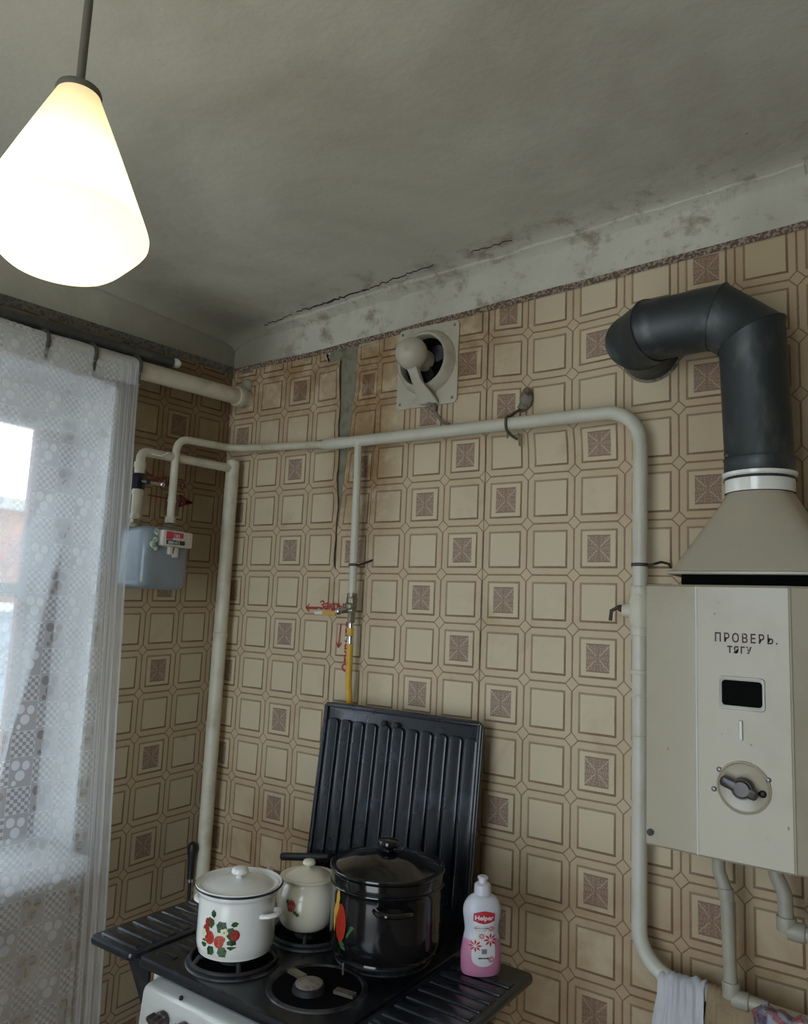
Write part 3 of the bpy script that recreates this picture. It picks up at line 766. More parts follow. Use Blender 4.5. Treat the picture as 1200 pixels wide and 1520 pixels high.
# pipe clip near the top with a cement lump
cl = thing('pipe_hook', 'rusty pipe hook with cement lump holding the top gas pipe', 'hook', (1.115, -.005, 2.13))
def K(p): return [Vector(q) - Vector(cl.location) for q in p]
bm = bmesh.new(); rnd = random.Random(2); sphere(bm, K([(1.128, -.008, 2.128)])[0], .021, (.8, .7, 1.3))
sphere(bm, K([(1.120, -.012, 2.105)])[0], .014, (1, .8, .9))
for v in bm.verts: v.co += Vector((rnd.uniform(-1, 1), rnd.uniform(-1, 0), rnd.uniform(-1, 1))) * .0025
obj('cement_lump', bm, 'cement', cl)
bm = bmesh.new(); cc = Vector((1.098, -.054, 2.052)); ring = [cc + Vector((.004 * math.sin(a), -.0195 * math.sin(a), .0195 * math.cos(a))) for a in [math.radians(d) for d in range(-10, 200, 15)]]
tube(bm, K([(1.122, -.01, 2.105), (1.108, -.03, 2.088)] + ring + [(1.106, -.044, 2.022), (1.114, -.030, 2.016)]), .0038, 8); obj('hook', bm, 'wire', cl)
bm = bmesh.new(); tube(bm, K([(1.100, -.058, 2.034), (1.101, -.060, 2.014)]), .003, 6); tube(bm, K([(1.118, -.032, 2.030), (1.121, -.030, 1.998)]), .003, 6); islands('wire_end', bm, 'cement', cl)
# wire ties
def tie(name, cx, cy, z, r, tail, label):
    bm = bmesh.new()
    for dz in (0, .004): tube(bm, [(cx + r * math.cos(a), cy + r * math.sin(a), z + dz) for a in [math.radians(d) for d in range(0, 361, 24)]], .0016, 6, cap=False)
    tube(bm, tail, [.003] * len(tail), 6); return tag(obj(name, bm, 'wire_dark'), label, 'wire')
tie('wire_tie', 1.437, -.056, 1.690, .0182, [(1.452, -.060, 1.690), (1.470, -.066, 1.693), (1.482, -.050, 1.699), (1.490, -.02, 1.697), (1.490, -.004, 1.69)], 'dark wire tie around the gas pipe just above the heater corner')
tie('wire_tie', .622, -.055, 1.690, .0135, [(.634, -.055, 1.690), (.642, -.045, 1.695), (.648, -.02, 1.704), (.650, -.004, 1.71)], 'dark wire tie around the thin vertical branch pipe')
# branch down to the stove
br = thing('stove_branch_pipe', 'thin vertical branch pipe with gas cock and yellow hose behind the stove', 'pipe', (.622, -.054, 2.04))
def B(p): return [Vector(q) - Vector(br.location) for q in p]
bm = bmesh.new(); tube(bm, B([(.614, -.054, 2.048), (.616, -.054, 2.034)]), [.016, .0118], 16); tube(bm, B([(.616, -.054, 2.040), (.623, -.055, 1.60)]), .0113, 16); obj('pipe', bm, 'pipe_paint', br)
bm = bmesh.new(); cyl(bm, *B([(.623, -.056, 1.60), (.623, -.056, 1.612)]), .0145, 18); cyl(bm, *B([(.6235, -.056, 1.560), (.6235, -.056, 1.600)]), .0155, 8, bev=.002); cyl(bm, *B([(.624, -.056, 1.530), (.624, -.056, 1.560)]), .0118, 6); sphere(bm, B([(.622, -.058, 1.575)])[0], .017); obj('gas_cock', bm, 'brass', br)
bm = bmesh.new(); cyl(bm, *B([(.622, -.060, 1.566), (.600, -.086, 1.560)]), .009, 12, bev=.002); sphere(bm, B([(.600, -.084, 1.560)])[0], .0115); obj('valve_nut', bm, 'chrome', br)
bm = bmesh.new(); bx(bm, -.046, 0, -.0012, .0012, -.0065, .0065, .001, M4=Matrix.Translation(B([(.592, -.090, 1.553)])[0])); obj('lever_grip', bm, 'lever_yellow', br)
bm = bmesh.new(); bx(bm, -.030, 0, -.0012, .0012, -.0052, .0052, .001, M4=Matrix.Translation(B([(.5462, -.090, 1.553)])[0])); obj('lever_tip', bm, 'enamel_white', br)
bm = bmesh.new(); cyl(bm, *B([(.624, -.056, 1.512), (.624, -.056, 1.531)]), .0085, 14, bev=.001); cyl(bm, *B([(.625, -.056, 1.470), (.625, -.056, 1.494)]), .0100, 14, bev=.001); islands('crimp_sleeve', bm, 'chrome', br)
tubeobj('hose', B([(.624, -.056, 1.514), (.625, -.056, 1.45), (.622, -.050, 1.36), (.618, -.034, 1.29), (.610, -.024, 1.10), (.606, -.022, .92)]), .0096, 'hose_yellow', br, 14)
# marker lettering on the paper
bm = bmesh.new()
strokes(bm, [[(.407, 1.566), (.452, 1.569)], [(.407, 1.566), (.420, 1.578)], [(.407, 1.566), (.420, 1.555)], [(.410, 1.5635), (.452, 1.564)]], .0034, WX((0, -.0045, 0)))
strokes(bm, [[(.546, 1.522), (.541, 1.458)], [(.541, 1.456), (.533, 1.469)], [(.541, 1.456), (.550, 1.468)]], .0042, WX((0, -.0045, 0)))
obj('painted_arrow', bm, 'red_ink', wb)
textobj('lettering', 'Закрыто', .036, WX((.458, -.0046, 1.563)), 'red_ink', wb, .92, .0006, .1, .92)
textobj('lettering', 'Открыто', .034, frame_from((.583, -.0046, 1.385), (0, 0, 1), (-1, 0, 0)), 'red_ink', wb, 1.05, .0006, .1, 1)
bm = bmesh.new()
strokes(bm, [[(-.305, 1.888), (-.175, 1.887)]], .005, WL((.0028, 0, 0)))
strokes(bm, [[(-.185, 1.905), (-.138, 1.888), (-.185, 1.870), (-.178, 1.888), (-.185, 1.905)], [(-.170, 1.893), (-.150, 1.888), (-.170, 1.882)]], .007, WL((.0028, 0, 0)))
obj('painted_arrow', bm, 'maroon_ink', wl)
textobj('lettering', 'Закрыто', .046, WL((.0029, -.335, 1.925)), 'maroon_ink', wl, .95, .0007, .1, .92)
# ------------------------------------------------------------------ gas meter
gm = thing('gas_meter', 'grey rounded gas meter hanging on the left wall under two pipes', 'meter', (0.03, -.342, 1.600))
bm = bmesh.new(); RM = Matrix.Translation((.072, 0, 0))
def rr_loft(bm, levels, n=6):
    rings = [[bm.verts.new((.072 + x, y, z)) for x, y in rrect(hx, hy, r, n)] for z, hx, hy, r in levels]
    for a, b_ in zip(rings, rings[1:]):
        for k in range(len(a)): bm.faces.new((a[k], a[(k + 1) % len(a)], b_[(k + 1) % len(a)], b_[k]))
    bm.faces.new(rings[0][::-1]); bm.faces.new(rings[-1])
rr_loft(bm, [(0, .048, .060, .022), (.004, .060, .073, .028), (.013, .066, .081, .031), (.024, .068, .083, .032), (.0845, .068, .083, .032)]); obj('lower_case', bm, 'meter_grey', gm)
bm = bmesh.new(); rr_loft(bm, [(.0845, .0695, .0845, .033), (.0875, .0695, .0845, .033)]); obj('seam', bm, 'meter_grey', gm)
bm = bmesh.new(); rr_loft(bm, [(.0875, .068, .083, .032), (.155, .068, .083, .032), (.166, .065, .080, .031), (.174, .058, .073, .028), (.177, .046, .060, .022)]); obj('upper_case', bm, 'meter_grey', gm)
bm = bmesh.new()
for yy in (-.060, .057):
    cyl(bm, (.058, yy, .172), (.058, yy, .186), .020, 18, bev=.003); cyl(bm, (.058, yy, .184), (.058, yy, .197), .017, 6)
islands('union_nut', bm, 'brass', gm)
bm = bmesh.new(); bx(bm, .132, .162, -.040, .066, .122, .168, .005); cb = obj('counter_box', bm, 'counter_case', gm)
bm = bmesh.new(); bx(bm, .162, .1632, -.030, -.008, .142, .164); bx(bm, .162, .1631, -.008, .030, .148, .163); obj('red_label', bm, 'red_label', cb)
textobj('print', 'газ', .014, frame_from((.1634, -.004, .150), (0, 1, 0), (0, 0, 1)), 'label_white', cb)
bm = bmesh.new(); bx(bm, .162, .1638, -.028, .036, .128, .140); obj('digit_window', bm, 'black_print', cb)
textobj('digits', '0001472', .012, frame_from((.1641, -.024, .1295), (0, 1, 0), (0, 0, 1)), 'label_white', cb)
bm = bmesh.new(); bx(bm, .134, .152, -.006, .008, .100, .124, .003); bx(bm, .134, .150, .012, .028, .092, .122, .003); islands('pulse_plug', bm, 'counter_case', gm)
bm = bmesh.new(); rnd = random.Random(8)
for k in range(7): sphere(bm, (.150, -.050 - rnd.uniform(0, .014), .125 + rnd.uniform(-.012, .040)), rnd.uniform(.006, .011), (.6, 1, 1), u=10, v=6)
obj('seal_tag', bm, 'green_tag', gm)
# ------------------------------------------------------------------ extractor fan
fn = thing('extractor_fan', 'cream round extractor fan on a square plate under the border', 'fan', (.8145, -.004, 2.264))
MF = frame_from((0, 0, 0), (1, 0, 0), (0, 0, 1))
bm = bmesh.new(); rprism(bm, .102, .120, 0, .006, .016, .002, 6, MF)
obj('mounting_plate', bm, 'fan_paint', fn)
bm = bmesh.new(); lathe(bm, [(.072, .004), (.072, .030), (.074, .036), (.079, .038), (.084, .034), (.092, .012), (.095, .006), (.095, .004)], 48, M4=MF @ Matrix.Translation((0, .008, 0))); obj('ring', bm, 'fan_paint', fn)
bm = bmesh.new(); lathe(bm, [(0, .0065), (.072, .0065), (.072, .0075), (0, .0075)], 40, M4=MF @ Matrix.Translation((0, .008, 0))); obj('dark_duct', bm, 'black', fn)
for k in range(4):
    bm = bmesh.new(); a = k * PI / 2 + .4
    Mb = MF @ Matrix.Translation((0, .008, .018)) @ Matrix.Rotation(a, 4, 'Z') @ Matrix.Translation((.044, 0, 0)) @ Matrix.Rotation(.5, 4, 'X')
    rprism(bm, .023, .020, -.001, .001, .014, 0, 5, Mb); obj('blade', bm, 'black_enamel', fn)
bm = bmesh.new(); sphere(bm, (.004, -.092, .008), .045, (1, 1, 1), u=32, v=20); cyl(bm, (.004, -.09, .008), (.004, -.02, .008), .030, 24); obj('motor_housing', bm, 'fan_paint', fn)
bm = bmesh.new(); prev = None
for cx_, cy_, cz_, hw, ht in ((.006, -.088, -.030, .017, .012), (.008, -.078, -.046, .0145, .010), (.010, -.066, -.066, .0150, .010), (.011, -.058, -.072, .0165, .010), (.014, -.030, -.098, .026, .010), (.018, -.014, -.117, .029, .007)):
    cur = [bm.verts.new((cx_ + a * hw, cy_ + b_ * ht, cz_)) for a, b_ in ((-1, -.6), (-.7, -1), (.7, -1), (1, -.6), (1, 1), (-1, 1))]
    if prev:
        for q in range(6): bm.faces.new((prev[q], prev[(q + 1) % 6], cur[(q + 1) % 6], cur[q]))
    else: bm.faces.new(cur)
    prev = cur
bm.faces.new(prev[::-1]); obj('support_arm', bm, 'fan_paint', fn)
bm = bmesh.new()
for sx in (-1, 1):
    for sz in (-1, 1): cyl(bm, (sx * .088, -.005, sz * .105), (sx * .088, -.008, sz * .105), .0045, 10)
islands('screw', bm, 'chrome', fn)
bm = bmesh.new(); tube(bm, [(.018, -.014, -.112), (.030, -.012, -.126), (.034, -.011, -.138)], [.010, .012, .007], 8); tube(bm, [(.030, -.012, -.130), (.040, -.010, -.150), (.062, -.012, -.172), (.090, -.020, -.186)], .0045, 8)
tube(bm, [(.006, -.012, -.122), (.024, -.02, -.128)], .003, 6); obj('power_cable', bm, 'cement', fn)
# ------------------------------------------------------------------ flue
fl = thing('flue_duct', 'dark galvanised flue elbowing from the heater hood into the wall', 'duct', (1.699, -.14, 1.845))
FR = .0635
def mitre(name, P, Q, n0, n1, r, parent, mat='galv', seg=40, extra=0):
    """one straight sheet-metal section; its ends lie in planes n0 (at P) and n1 (at Q)"""
    P = Vector(P) - parent.location; Q = Vector(Q) - parent.location; d = (Q - P).normalized()
    up = Vector((0, 1, 0)) if abs(d.y) < .9 else Vector((0, 0, 1)); a = (up - d * up.dot(d)).normalized(); b_ = d.cross(a)
    bm = bmesh.new(); rings = []
    for (o, n) in ((P, n0), (Q, n1)):
        n = Vector(n).normalized(); ring = []
        for k in range(seg):
            p = P + (a * math.cos(2 * PI * k / seg) + b_ * math.sin(2 * PI * k / seg)) * r
            t = (o - p).dot(n) / d.dot(n); ring.append(p + d * t)
        rings.append(ring)
    mid = [[rings[0][k].lerp(rings[1][k], s) for k in range(seg)] for s in (0, .03, .5, .97, 1)]
    vr = []
    for s, ring in zip((0, 1, 2, 3, 4), mid):
        vr.append([bm.verts.new(p + (p - (P + d * (p - P).dot(d))).normalized() * (.0016 if s in (0, 4) else 0)) for p in ring])
    inn = [[bm.verts.new(p - (p - (P + d * (p - P).dot(d))).normalized() * .002) for p in mid[i]] for i in (0, 4)]
    allr = [inn[0]] + vr + [inn[1]]
    for x, y in zip(allr, allr[1:]):
        for k in range(seg): bm.faces.new((x[k], x[(k + 1) % seg], y[(k + 1) % seg], y[k]))
    return obj(name, bm, mat, parent, sharp=60)
P0 = (1.699, -.14, 1.850); P1 = (1.690, -.14, 2.150); P2 = (1.626, -.14, 2.204); P3 = (1.492, -.14, 2.200); P5 = (1.446, -.094, 2.199); P4 = (1.446, .004, 2.198)
def nb(a, b, c): a, b, c = map(Vector, (a, b, c)); return ((b - a).normalized() + (c - b).normalized())
n1 = nb(P0, P1, P2); n2 = nb(P1, P2, P3); n3 = nb(P2, P3, P5); n5 = nb(P3, P5, P4)
mitre('vertical_section', (1.699, -.14, 1.893), P1, (0, 0, 1), n1, FR, fl)
mitre('joint_sleeve', P0, (1.699, -.14, 1.893), (0, 0, 1), (0, 0, 1), FR + .0015, fl)
mitre('elbow_section', P1, P2, n1, n2, FR + .001, fl)
mitre('horizontal_section', P2, P3, n2, n3, FR + .002, fl)
mitre('elbow_section', P3, P5, n3, n5, FR + .005, fl)
mitre('wall_section', P5, P4, n5, (0, 1, 0), FR + .002, fl)
bm = bmesh.new(); lathe(bm, [(FR, .0), (FR + .007, .001), (FR + .008, .003), (FR + .005, .006), (FR, .008)], 36, M4=frame_from((1.446, .0, 2.198), (1, 0, 0), (0, 0, 1)) )
for v in bm.verts: v.co += Vector((0, .002, 0)) + v.normal * .003 * noise.noise(v.co * 60)
for v in bm.verts: v.co -= fl.location
obj('sooty_mortar_ring', bm, 'cement', fl)
bm = bmesh.new(); sphere(bm, (-.052, -.040, .055), .006, (1, .5, 1)); obj('rivet', bm, 'galv', fl)
# ------------------------------------------------------------------ water heater
wh = thing('gas_water_heater', 'cream enamelled wall gas water heater with a small black viewing window', 'water heater', (1.693, -.02, 1.165))
def W3(x, y, z): return (x - 1.693, y + .02, z - 1.165)
# case: faceted front, lofted in plan
plan = [(-.172, 0), (-.172, -.262), (-.168, -.278), (-.079, -.282), (-.076, -.284), (.074, -.284), (.079, -.281), (.168, -.262), (.172, -.256), (.172, 0)]
bm = bmesh.new()
lv = [(0, 1.0, .004), (.004, 1.0, 0), (.468, 1.0, 0), (.472, .995, .004)]
rings = [[bm.verts.new((x * s, (y + ins if y < -.1 else y), z)) for x, y in plan] for z, s, ins in lv]
for a, b_ in zip(rings, rings[1:]):
    for k in range(len(a)): bm.faces.new((a[k], a[(k + 1) % len(a)], b_[(k + 1) % len(a)], b_[k]))
bm.faces.new(rings[0][::-1]); bm.faces.new(rings[-1])
case = obj('casing', bm, 'heater_paint', wh, sharp=1)
tubeobj('edge_bead', [(-.0765, -.2825, .003), (-.0765, -.2825, .469)], .0026, 'enamel_white', wh, 8)
tubeobj('edge_groove', [(.0765, -.2815, .003), (.0765, -.2815, .469)], .0022, 'hood_paint', wh, 8)
# viewing window
MH = frame_from((0, -.284, 0), (1, 0, 0), (0, 0, 1))
bm = bmesh.new()
outer = rrect(.0375, .0285, .007, 5); inner = rrect(.0325, .0215, .006, 5)
def ringset(bm, loops):
    rs = [[bm.verts.new(MH @ Vector((x + cx, y + cz, z))) for x, y in lp] for lp, z, cx, cz in loops]
    for a, b_ in zip(rs, rs[1:]):
        for k in range(len(a)): bm.faces.new((a[k], a[(k + 1) % len(a)], b_[(k + 1) % len(a)], b_[k]))
    return rs
wcx, wcz = -.0015, .2845
ringset(bm, [(outer, .0002, wcx, wcz), (rrect(.0365, .0275, .007, 5), .0030, wcx, wcz), (rrect(.0335, .0225, .006, 5), .0018, wcx, wcz), (inner, .0005, wcx, wcz)])
obj('window_bezel', bm, 'enamel_white', wh)
bm = bmesh.new(); rprism(bm, .0325, .0215, .0003, .0012, .006, 0, 5, MH @ Matrix.Translation((wcx, wcz, 0))); obj('viewing_window', bm, 'black', wh)
bm = bmesh.new(); bx(bm, -.008, -.0005, -.2875, -.2835, .205, .239, .0015); obj('pressed_rib', bm, 'enamel_white', wh)
MK = MH @ Matrix.Translation((-.001, .1275, 0))
bm = bmesh.new(); lathe(bm, [(.0440, .0), (.0438, .0022), (.0415, .0030), (.0395, .0012), (.0380, .0006), (0, .0006)], 48, M4=MK); obj('dial_plate', bm, 'heater_paint', wh)
bm = bmesh.new(); lathe(bm, [(0, .022), (.012, .0215), (.0155, .018), (.0175, .010), (.018, .001)], 28, M4=MK)
rprism(bm, .031, .0085, .004, .0215, .0065, .003, 5, MK @ Matrix.Translation((-.005, .001, 0)) @ Matrix.Rotation(-.33, 4, 'Z'))
kb = obj('control_knob', bm, 'knob', wh)
bm = bmesh.new(); lathe(bm, [(.0150, .0), (.0165, .0008), (.0170, .0)], 24, M4=MK @ Matrix.Translation((0, 0, .0195))); obj('knob_rim', bm, 'steel_wire', kb)
for (px_, pz_) in ((-.040, .152), (-.049, .118), (.038, .146)):
    bm = bmesh.new(); sphere(bm, MH @ Vector((px_, pz_, .001)), .0045, (1, .5, 1)); obj('rivet', bm, 'steel_wire', wh)
bm = bmesh.new(); sphere(bm, MH @ Vector((.029, .122, .002)), .0062, (1, .6, 1)); obj('ignition_button', bm, 'rubber', wh)
bm = bmesh.new(); cyl(bm, (-.160, -.277, .024), (-.160, -.284, .024), .0058, 14); obj('screw', bm, 'rubber', wh)
textobj('lettering', 'ПРОВЕРЬ.', .0215, MH @ Matrix.Translation((-.046, .372, .0003)), 'stencil', wh, 1.36, .0004, 0, .78)
textobj('lettering', 'ТЯГУ', .0155, MH @ Matrix.Translation((-.0245, .3535, .0003)), 'stencil', wh, 1.35, .0006, 0, .85)
# gap under the hood and the hood itself
box('draught_gap', -.115, .150, -.235, -.01, .470, .498, 'black', wh)
bm = bmesh.new()
def hoodlv(t):
    out = []
    hx0, hx1, y0_, y1_ = -.130, .155, -.262, -.008; cx_, cy_ = .006, -.12
    n = 48
    for k in range(n):
        a = 2 * PI * (k + .5) / n; c_, s_ = math.cos(a), math.sin(a); q = max(abs(c_), abs(s_))
        rx, ry = c_ / q, s_ / q
        sx_ = (hx0 + hx1) / 2 + rx * (hx1 - hx0) / 2; sy_ = (y0_ + y1_) / 2 + ry * (y1_ - y0_) / 2
        ex, ey = cx_ + .0615 * c_, cy_ + .0615 * s_
        out.append((sx_ + (ex - sx_) * t, sy_ + (ey - sy_) * t))
    return out
rings = [[bm.verts.new((x, y, z)) for x, y in hoodlv(t)] for t, z in ((0, .494), (0, .500), (.02, .503), (.5, .580), (.97, .654), (1, .660))]
for a, b_ in zip(rings, rings[1:]):
    for k in range(len(a)): bm.faces.new((a[k], a[(k + 1) % len(a)], b_[(k + 1) % len(a)], b_[k]))
bm.faces.new(rings[0][::-1])
obj('hood', bm, 'hood_paint', wh, sharp=50)
bm = bmesh.new(); tube(bm, [(x, y, .4955) for x, y in rrect(.1445, .129, .004, 3)] + [(rrect(.1445, .129, .004, 3)[0][0], rrect(.1445, .129, .004, 3)[0][1], .4955)], .0035, 6, cap=False)
for v in bm.verts: v.co += Vector((.0125, -.135, 0))
obj('hood_rim', bm, 'hood_paint', wh)
bm = bmesh.new(); lathe(bm, [(.0635, .660), (.0640, .663), (.0645, .690), (.0685, .693), (.0690, .699), (.0645, .700)], 44, (.006, -.12, 0)); obj('hood_collar', bm, 'pot_white', wh)
bm = bmesh.new(); lathe(bm, [(.0618, .6585), (.0642, .6595), (.0618, .6608)], 44, (.006, -.12, 0)); obj('collar_gap', bm, 'black', wh)
# pipes below the heater
def lowpipe(label, pts, r, elbow):
    t = thing('water_pipe', label, 'pipe', pts[0], group='water pipes under the heater')
    o = Vector(pts[0]); bm = bmesh.new(); tube(bm, [p - o for p in fillet(pts, .02, 6)], r, 16); obj('pipe', bm, 'pipe_grey', t)
    bm = bmesh.new()
    for a, b_, rr in elbow: cyl(bm, Vector(a) - o, Vector(b_) - o, rr, 12, bev=.002)
    islands('fitting', bm, 'pipe_grey', t); return t
lowpipe('grey water pipe dropping from the heater underside down to the cloth', [(1.606, -.10, 1.168), (1.606, -.10, 1.09), (1.620, -.10, 1.055), (1.626, -.10, .868), (1.69, -.10, .866)], .0125,
        [((1.606, -.10, 1.167), (1.606, -.10, 1.115), .0165), ((1.618, -.10, 1.062), (1.620, -.10, 1.040), .0150), ((1.626, -.10, .895), (1.626, -.10, .866), .0165), ((1.628, -.10, .867), (1.658, -.10, .866), .0165)])
lowpipe('short grey water pipe under the heater elbowing right at the picture edge', [(1.708, -.10, 1.168), (1.708, -.10, 1.105), (1.722, -.10, 1.075), (1.724, -.10, 1.014), (1.80, -.10, 1.010), (1.83, -.02, 1.008)], .0135,
        [((1.708, -.10, 1.167), (1.708, -.10, 1.122), .0165), ((1.724, -.10, 1.036), (1.724, -.10, 1.010), .0175), ((1.726, -.10, 1.013), (1.756, -.10, 1.012), .0175)])
# ------------------------------------------------------------------ cloths and bag over the low pipe
def drape(name, x0, x1, zt, drop, mat, label, seed, rib=0, thick=.002):
    bm = bmesh.new(); nx = 70; prof = []
    yc, zc = -.060, .842
    for k in range(9):
        a = math.radians(180 - 0 - k * 22.5); prof.append((yc - .0195 * math.cos(a) * -1, zc + .0195 * math.sin(a)))
    path = [(yc + .0205, zc - drop * .5), (yc + .0205, zc - .02)] + [(yc + .0205 * math.cos(math.radians(a)), zc + .0205 * math.sin(math.radians(a))) for a in range(0, 181, 20)] + [(yc - .0205 - .004 * k, zc - drop * k / 10) for k in range(1, 11)]
    g = []
    for i in range(nx + 1):
        t = i / nx; x = x0 + (x1 - x0) * t; row = []
        for k, (y, z) in enumerate(path):
            s = max(0, (k - 12) / 10)
            f = (abs(math.sin(t * 9 + seed)) * 1.3 + noise.noise(Vector((t * 7, s * 1.5, seed))) * 1.5) * .011 * min(1, s * 2.5)
            lump = (abs(noise.noise(Vector((t * 6, k * .25, seed + 9)))) * .010)
            if rib: f = abs(math.sin(t * rib)) * -.0035 * (.4 + s); lump = 0
            xx = x + (.022 * (1 - 2 * t)) * (1 - s) * -0 + .012 * s * (2 * t - 1)
            row.append(bm.verts.new((xx, y - f * (1 if k > 10 else -.5) - (lump if k > 6 else 0), z + (lump + (abs(f) if rib else 0) if 2 < k < 13 else 0) + (zt - zc) * 0)))
        g.append(row)
    for i in range(nx):
        for k in range(len(path) - 1): bm.faces.new((g[i][k], g[i + 1][k], g[i + 1][k + 1], g[i][k + 1]))
    r_ = bmesh.ops.solidify(bm, geom=bm.faces[:], thickness=thick)
    return tag(obj(name, bm, mat, None, sharp=120), label, 'cloth')
drape('white_rag', 1.482, 1.572, .85, .16, 'cloth_white', 'white rag hanging over the low pipe bend', 1.0)
drape('tan_cloth', 1.576, 1.674, .85, .15, 'cloth_brown', 'tan ribbed cloth hanging beside the white rag', 4.0, rib=34)
bm = bmesh.new(); sphere(bm, (0, 0, 0), .062, (1.35, .55, .60), u=48, v=30)
for v in bm.verts:
    v.co += v.co.normalized() * (.020 * noise.noise(v.co * 22) + .010 * noise.noise(v.co * 60 + Vector((3, 3, 3))))
bg_ = obj('plastic_bag', bm, 'bag', None, sharp=25); bg_.location = (1.748, -.110, .828); bg_.rotation_euler = (0, .28, 0)
tag(bg_, 'crumpled clear plastic bag with coloured contents at the bottom right', 'bag')
# ------------------------------------------------------------------ stove
SX0, SX1, SY0, SY1, ST = .604, 1.104, -.673, -.085, .850
st = thing('gas_stove', 'white and black enamel four-burner gas stove in the corner', 'stove', (SX0, SY0, 0))
def S(x, y, z): return Vector((x - SX0, y - SY0, z))
def sbox(name, x0, x1, y0, y1, z0, z1, mat, bev=0, par=None): 
    bm = bmesh.new(); bx(bm, x0 - SX0, x1 - SX0, y0 - SY0, y1 - SY0, z0, z1, bev); return obj(name, bm, mat, par or st)
sbox('body', .616, 1.092, -.640, -.100, .06, .826, 'enamel_white', .004)
sbox('oven_door', .620, 1.088, -.668, -.641, .16, .690, 'enamel_white', .006)
bm = bmesh.new(); bx(bm, 0, .46, -.004, .004, -.003, .003); bm.clear(); cyl(bm, S(.66, -.695, .655), S(1.05, -.695, .655), .008, 12); cyl(bm, S(.68, -.695, .655), S(.68, -.665, .655), .005, 8); cyl(bm, S(1.03, -.695, .655), S(1.03, -.665, .655), .005, 8); obj('door_handle', bm, 'chrome', st)
sbox('drawer', .620, 1.088, -.662, -.641, .065, .155, 'enamel_white', .004)
for lx in (.64, 1.07):
    for ly in (-.62, -.12):
        bm = bmesh.new(); cyl(bm, S(lx, ly, 0), S(lx, ly, .062), .015, 12); obj('foot', bm, 'rubber', st)
# control panel, leaning back at the top
bm = bmesh.new(); vs = []
prof = [(-.646, .700), (-.682, .700), (-.690, .706), (-.682, .792), (-.678, .800), (-.670, .804), (-.646, .806)]
ra = [bm.verts.new(S(.642, y, z)) for y, z in prof]; rb = [bm.verts.new(S(1.086, y, z)) for y, z in prof]
ri = [bm.verts.new(S(.635, y + .006, z - .004 if z > .75 else z + .004)) for y, z in prof]; rj = [bm.verts.new(S(1.091, y + .006, z - .004 if z > .75 else z + .004)) for y, z in prof]
for a, b_ in ((ri, ra), (ra, rb), (rb, rj)):
    for k in range(len(a)): bm.faces.new((a[k], a[(k + 1) % len(a)], b_[(k + 1) % len(a)], b_[k]))
bm.faces.new(ri); bm.faces.new(rj[::-1]); obj('control_panel', bm, 'enamel_white', st, sharp=50)
for kx in (.712, .775, .838, .93, 1.0):
    bm = bmesh.new(); Mk = Matrix.Translation(S(kx, -.688, .762)) @ frame_from((0, 0, 0), (1, 0, 0), (0, -.09, 1))
    lathe(bm, [(.017, -.004), (.0175, .004), (.0135, .007), (.013, .020), (.0115, .024), (0, .025)], 24, M4=Mk)
    for q in range(3):
        a = q * 2 * PI / 3 + .5; rprism(bm, .008, .0055, .006, .024, .005, .002, 4, Mk @ Matrix.Rotation(a, 4, 'Z') @ Matrix.Translation((.0145, 0, 0)))
    obj('knob', bm, 'knob', st)
bm = bmesh.new(); sphere(bm, S(.742, -.672, .806), .0045); obj('panel_hole', bm, 'rubber', st)
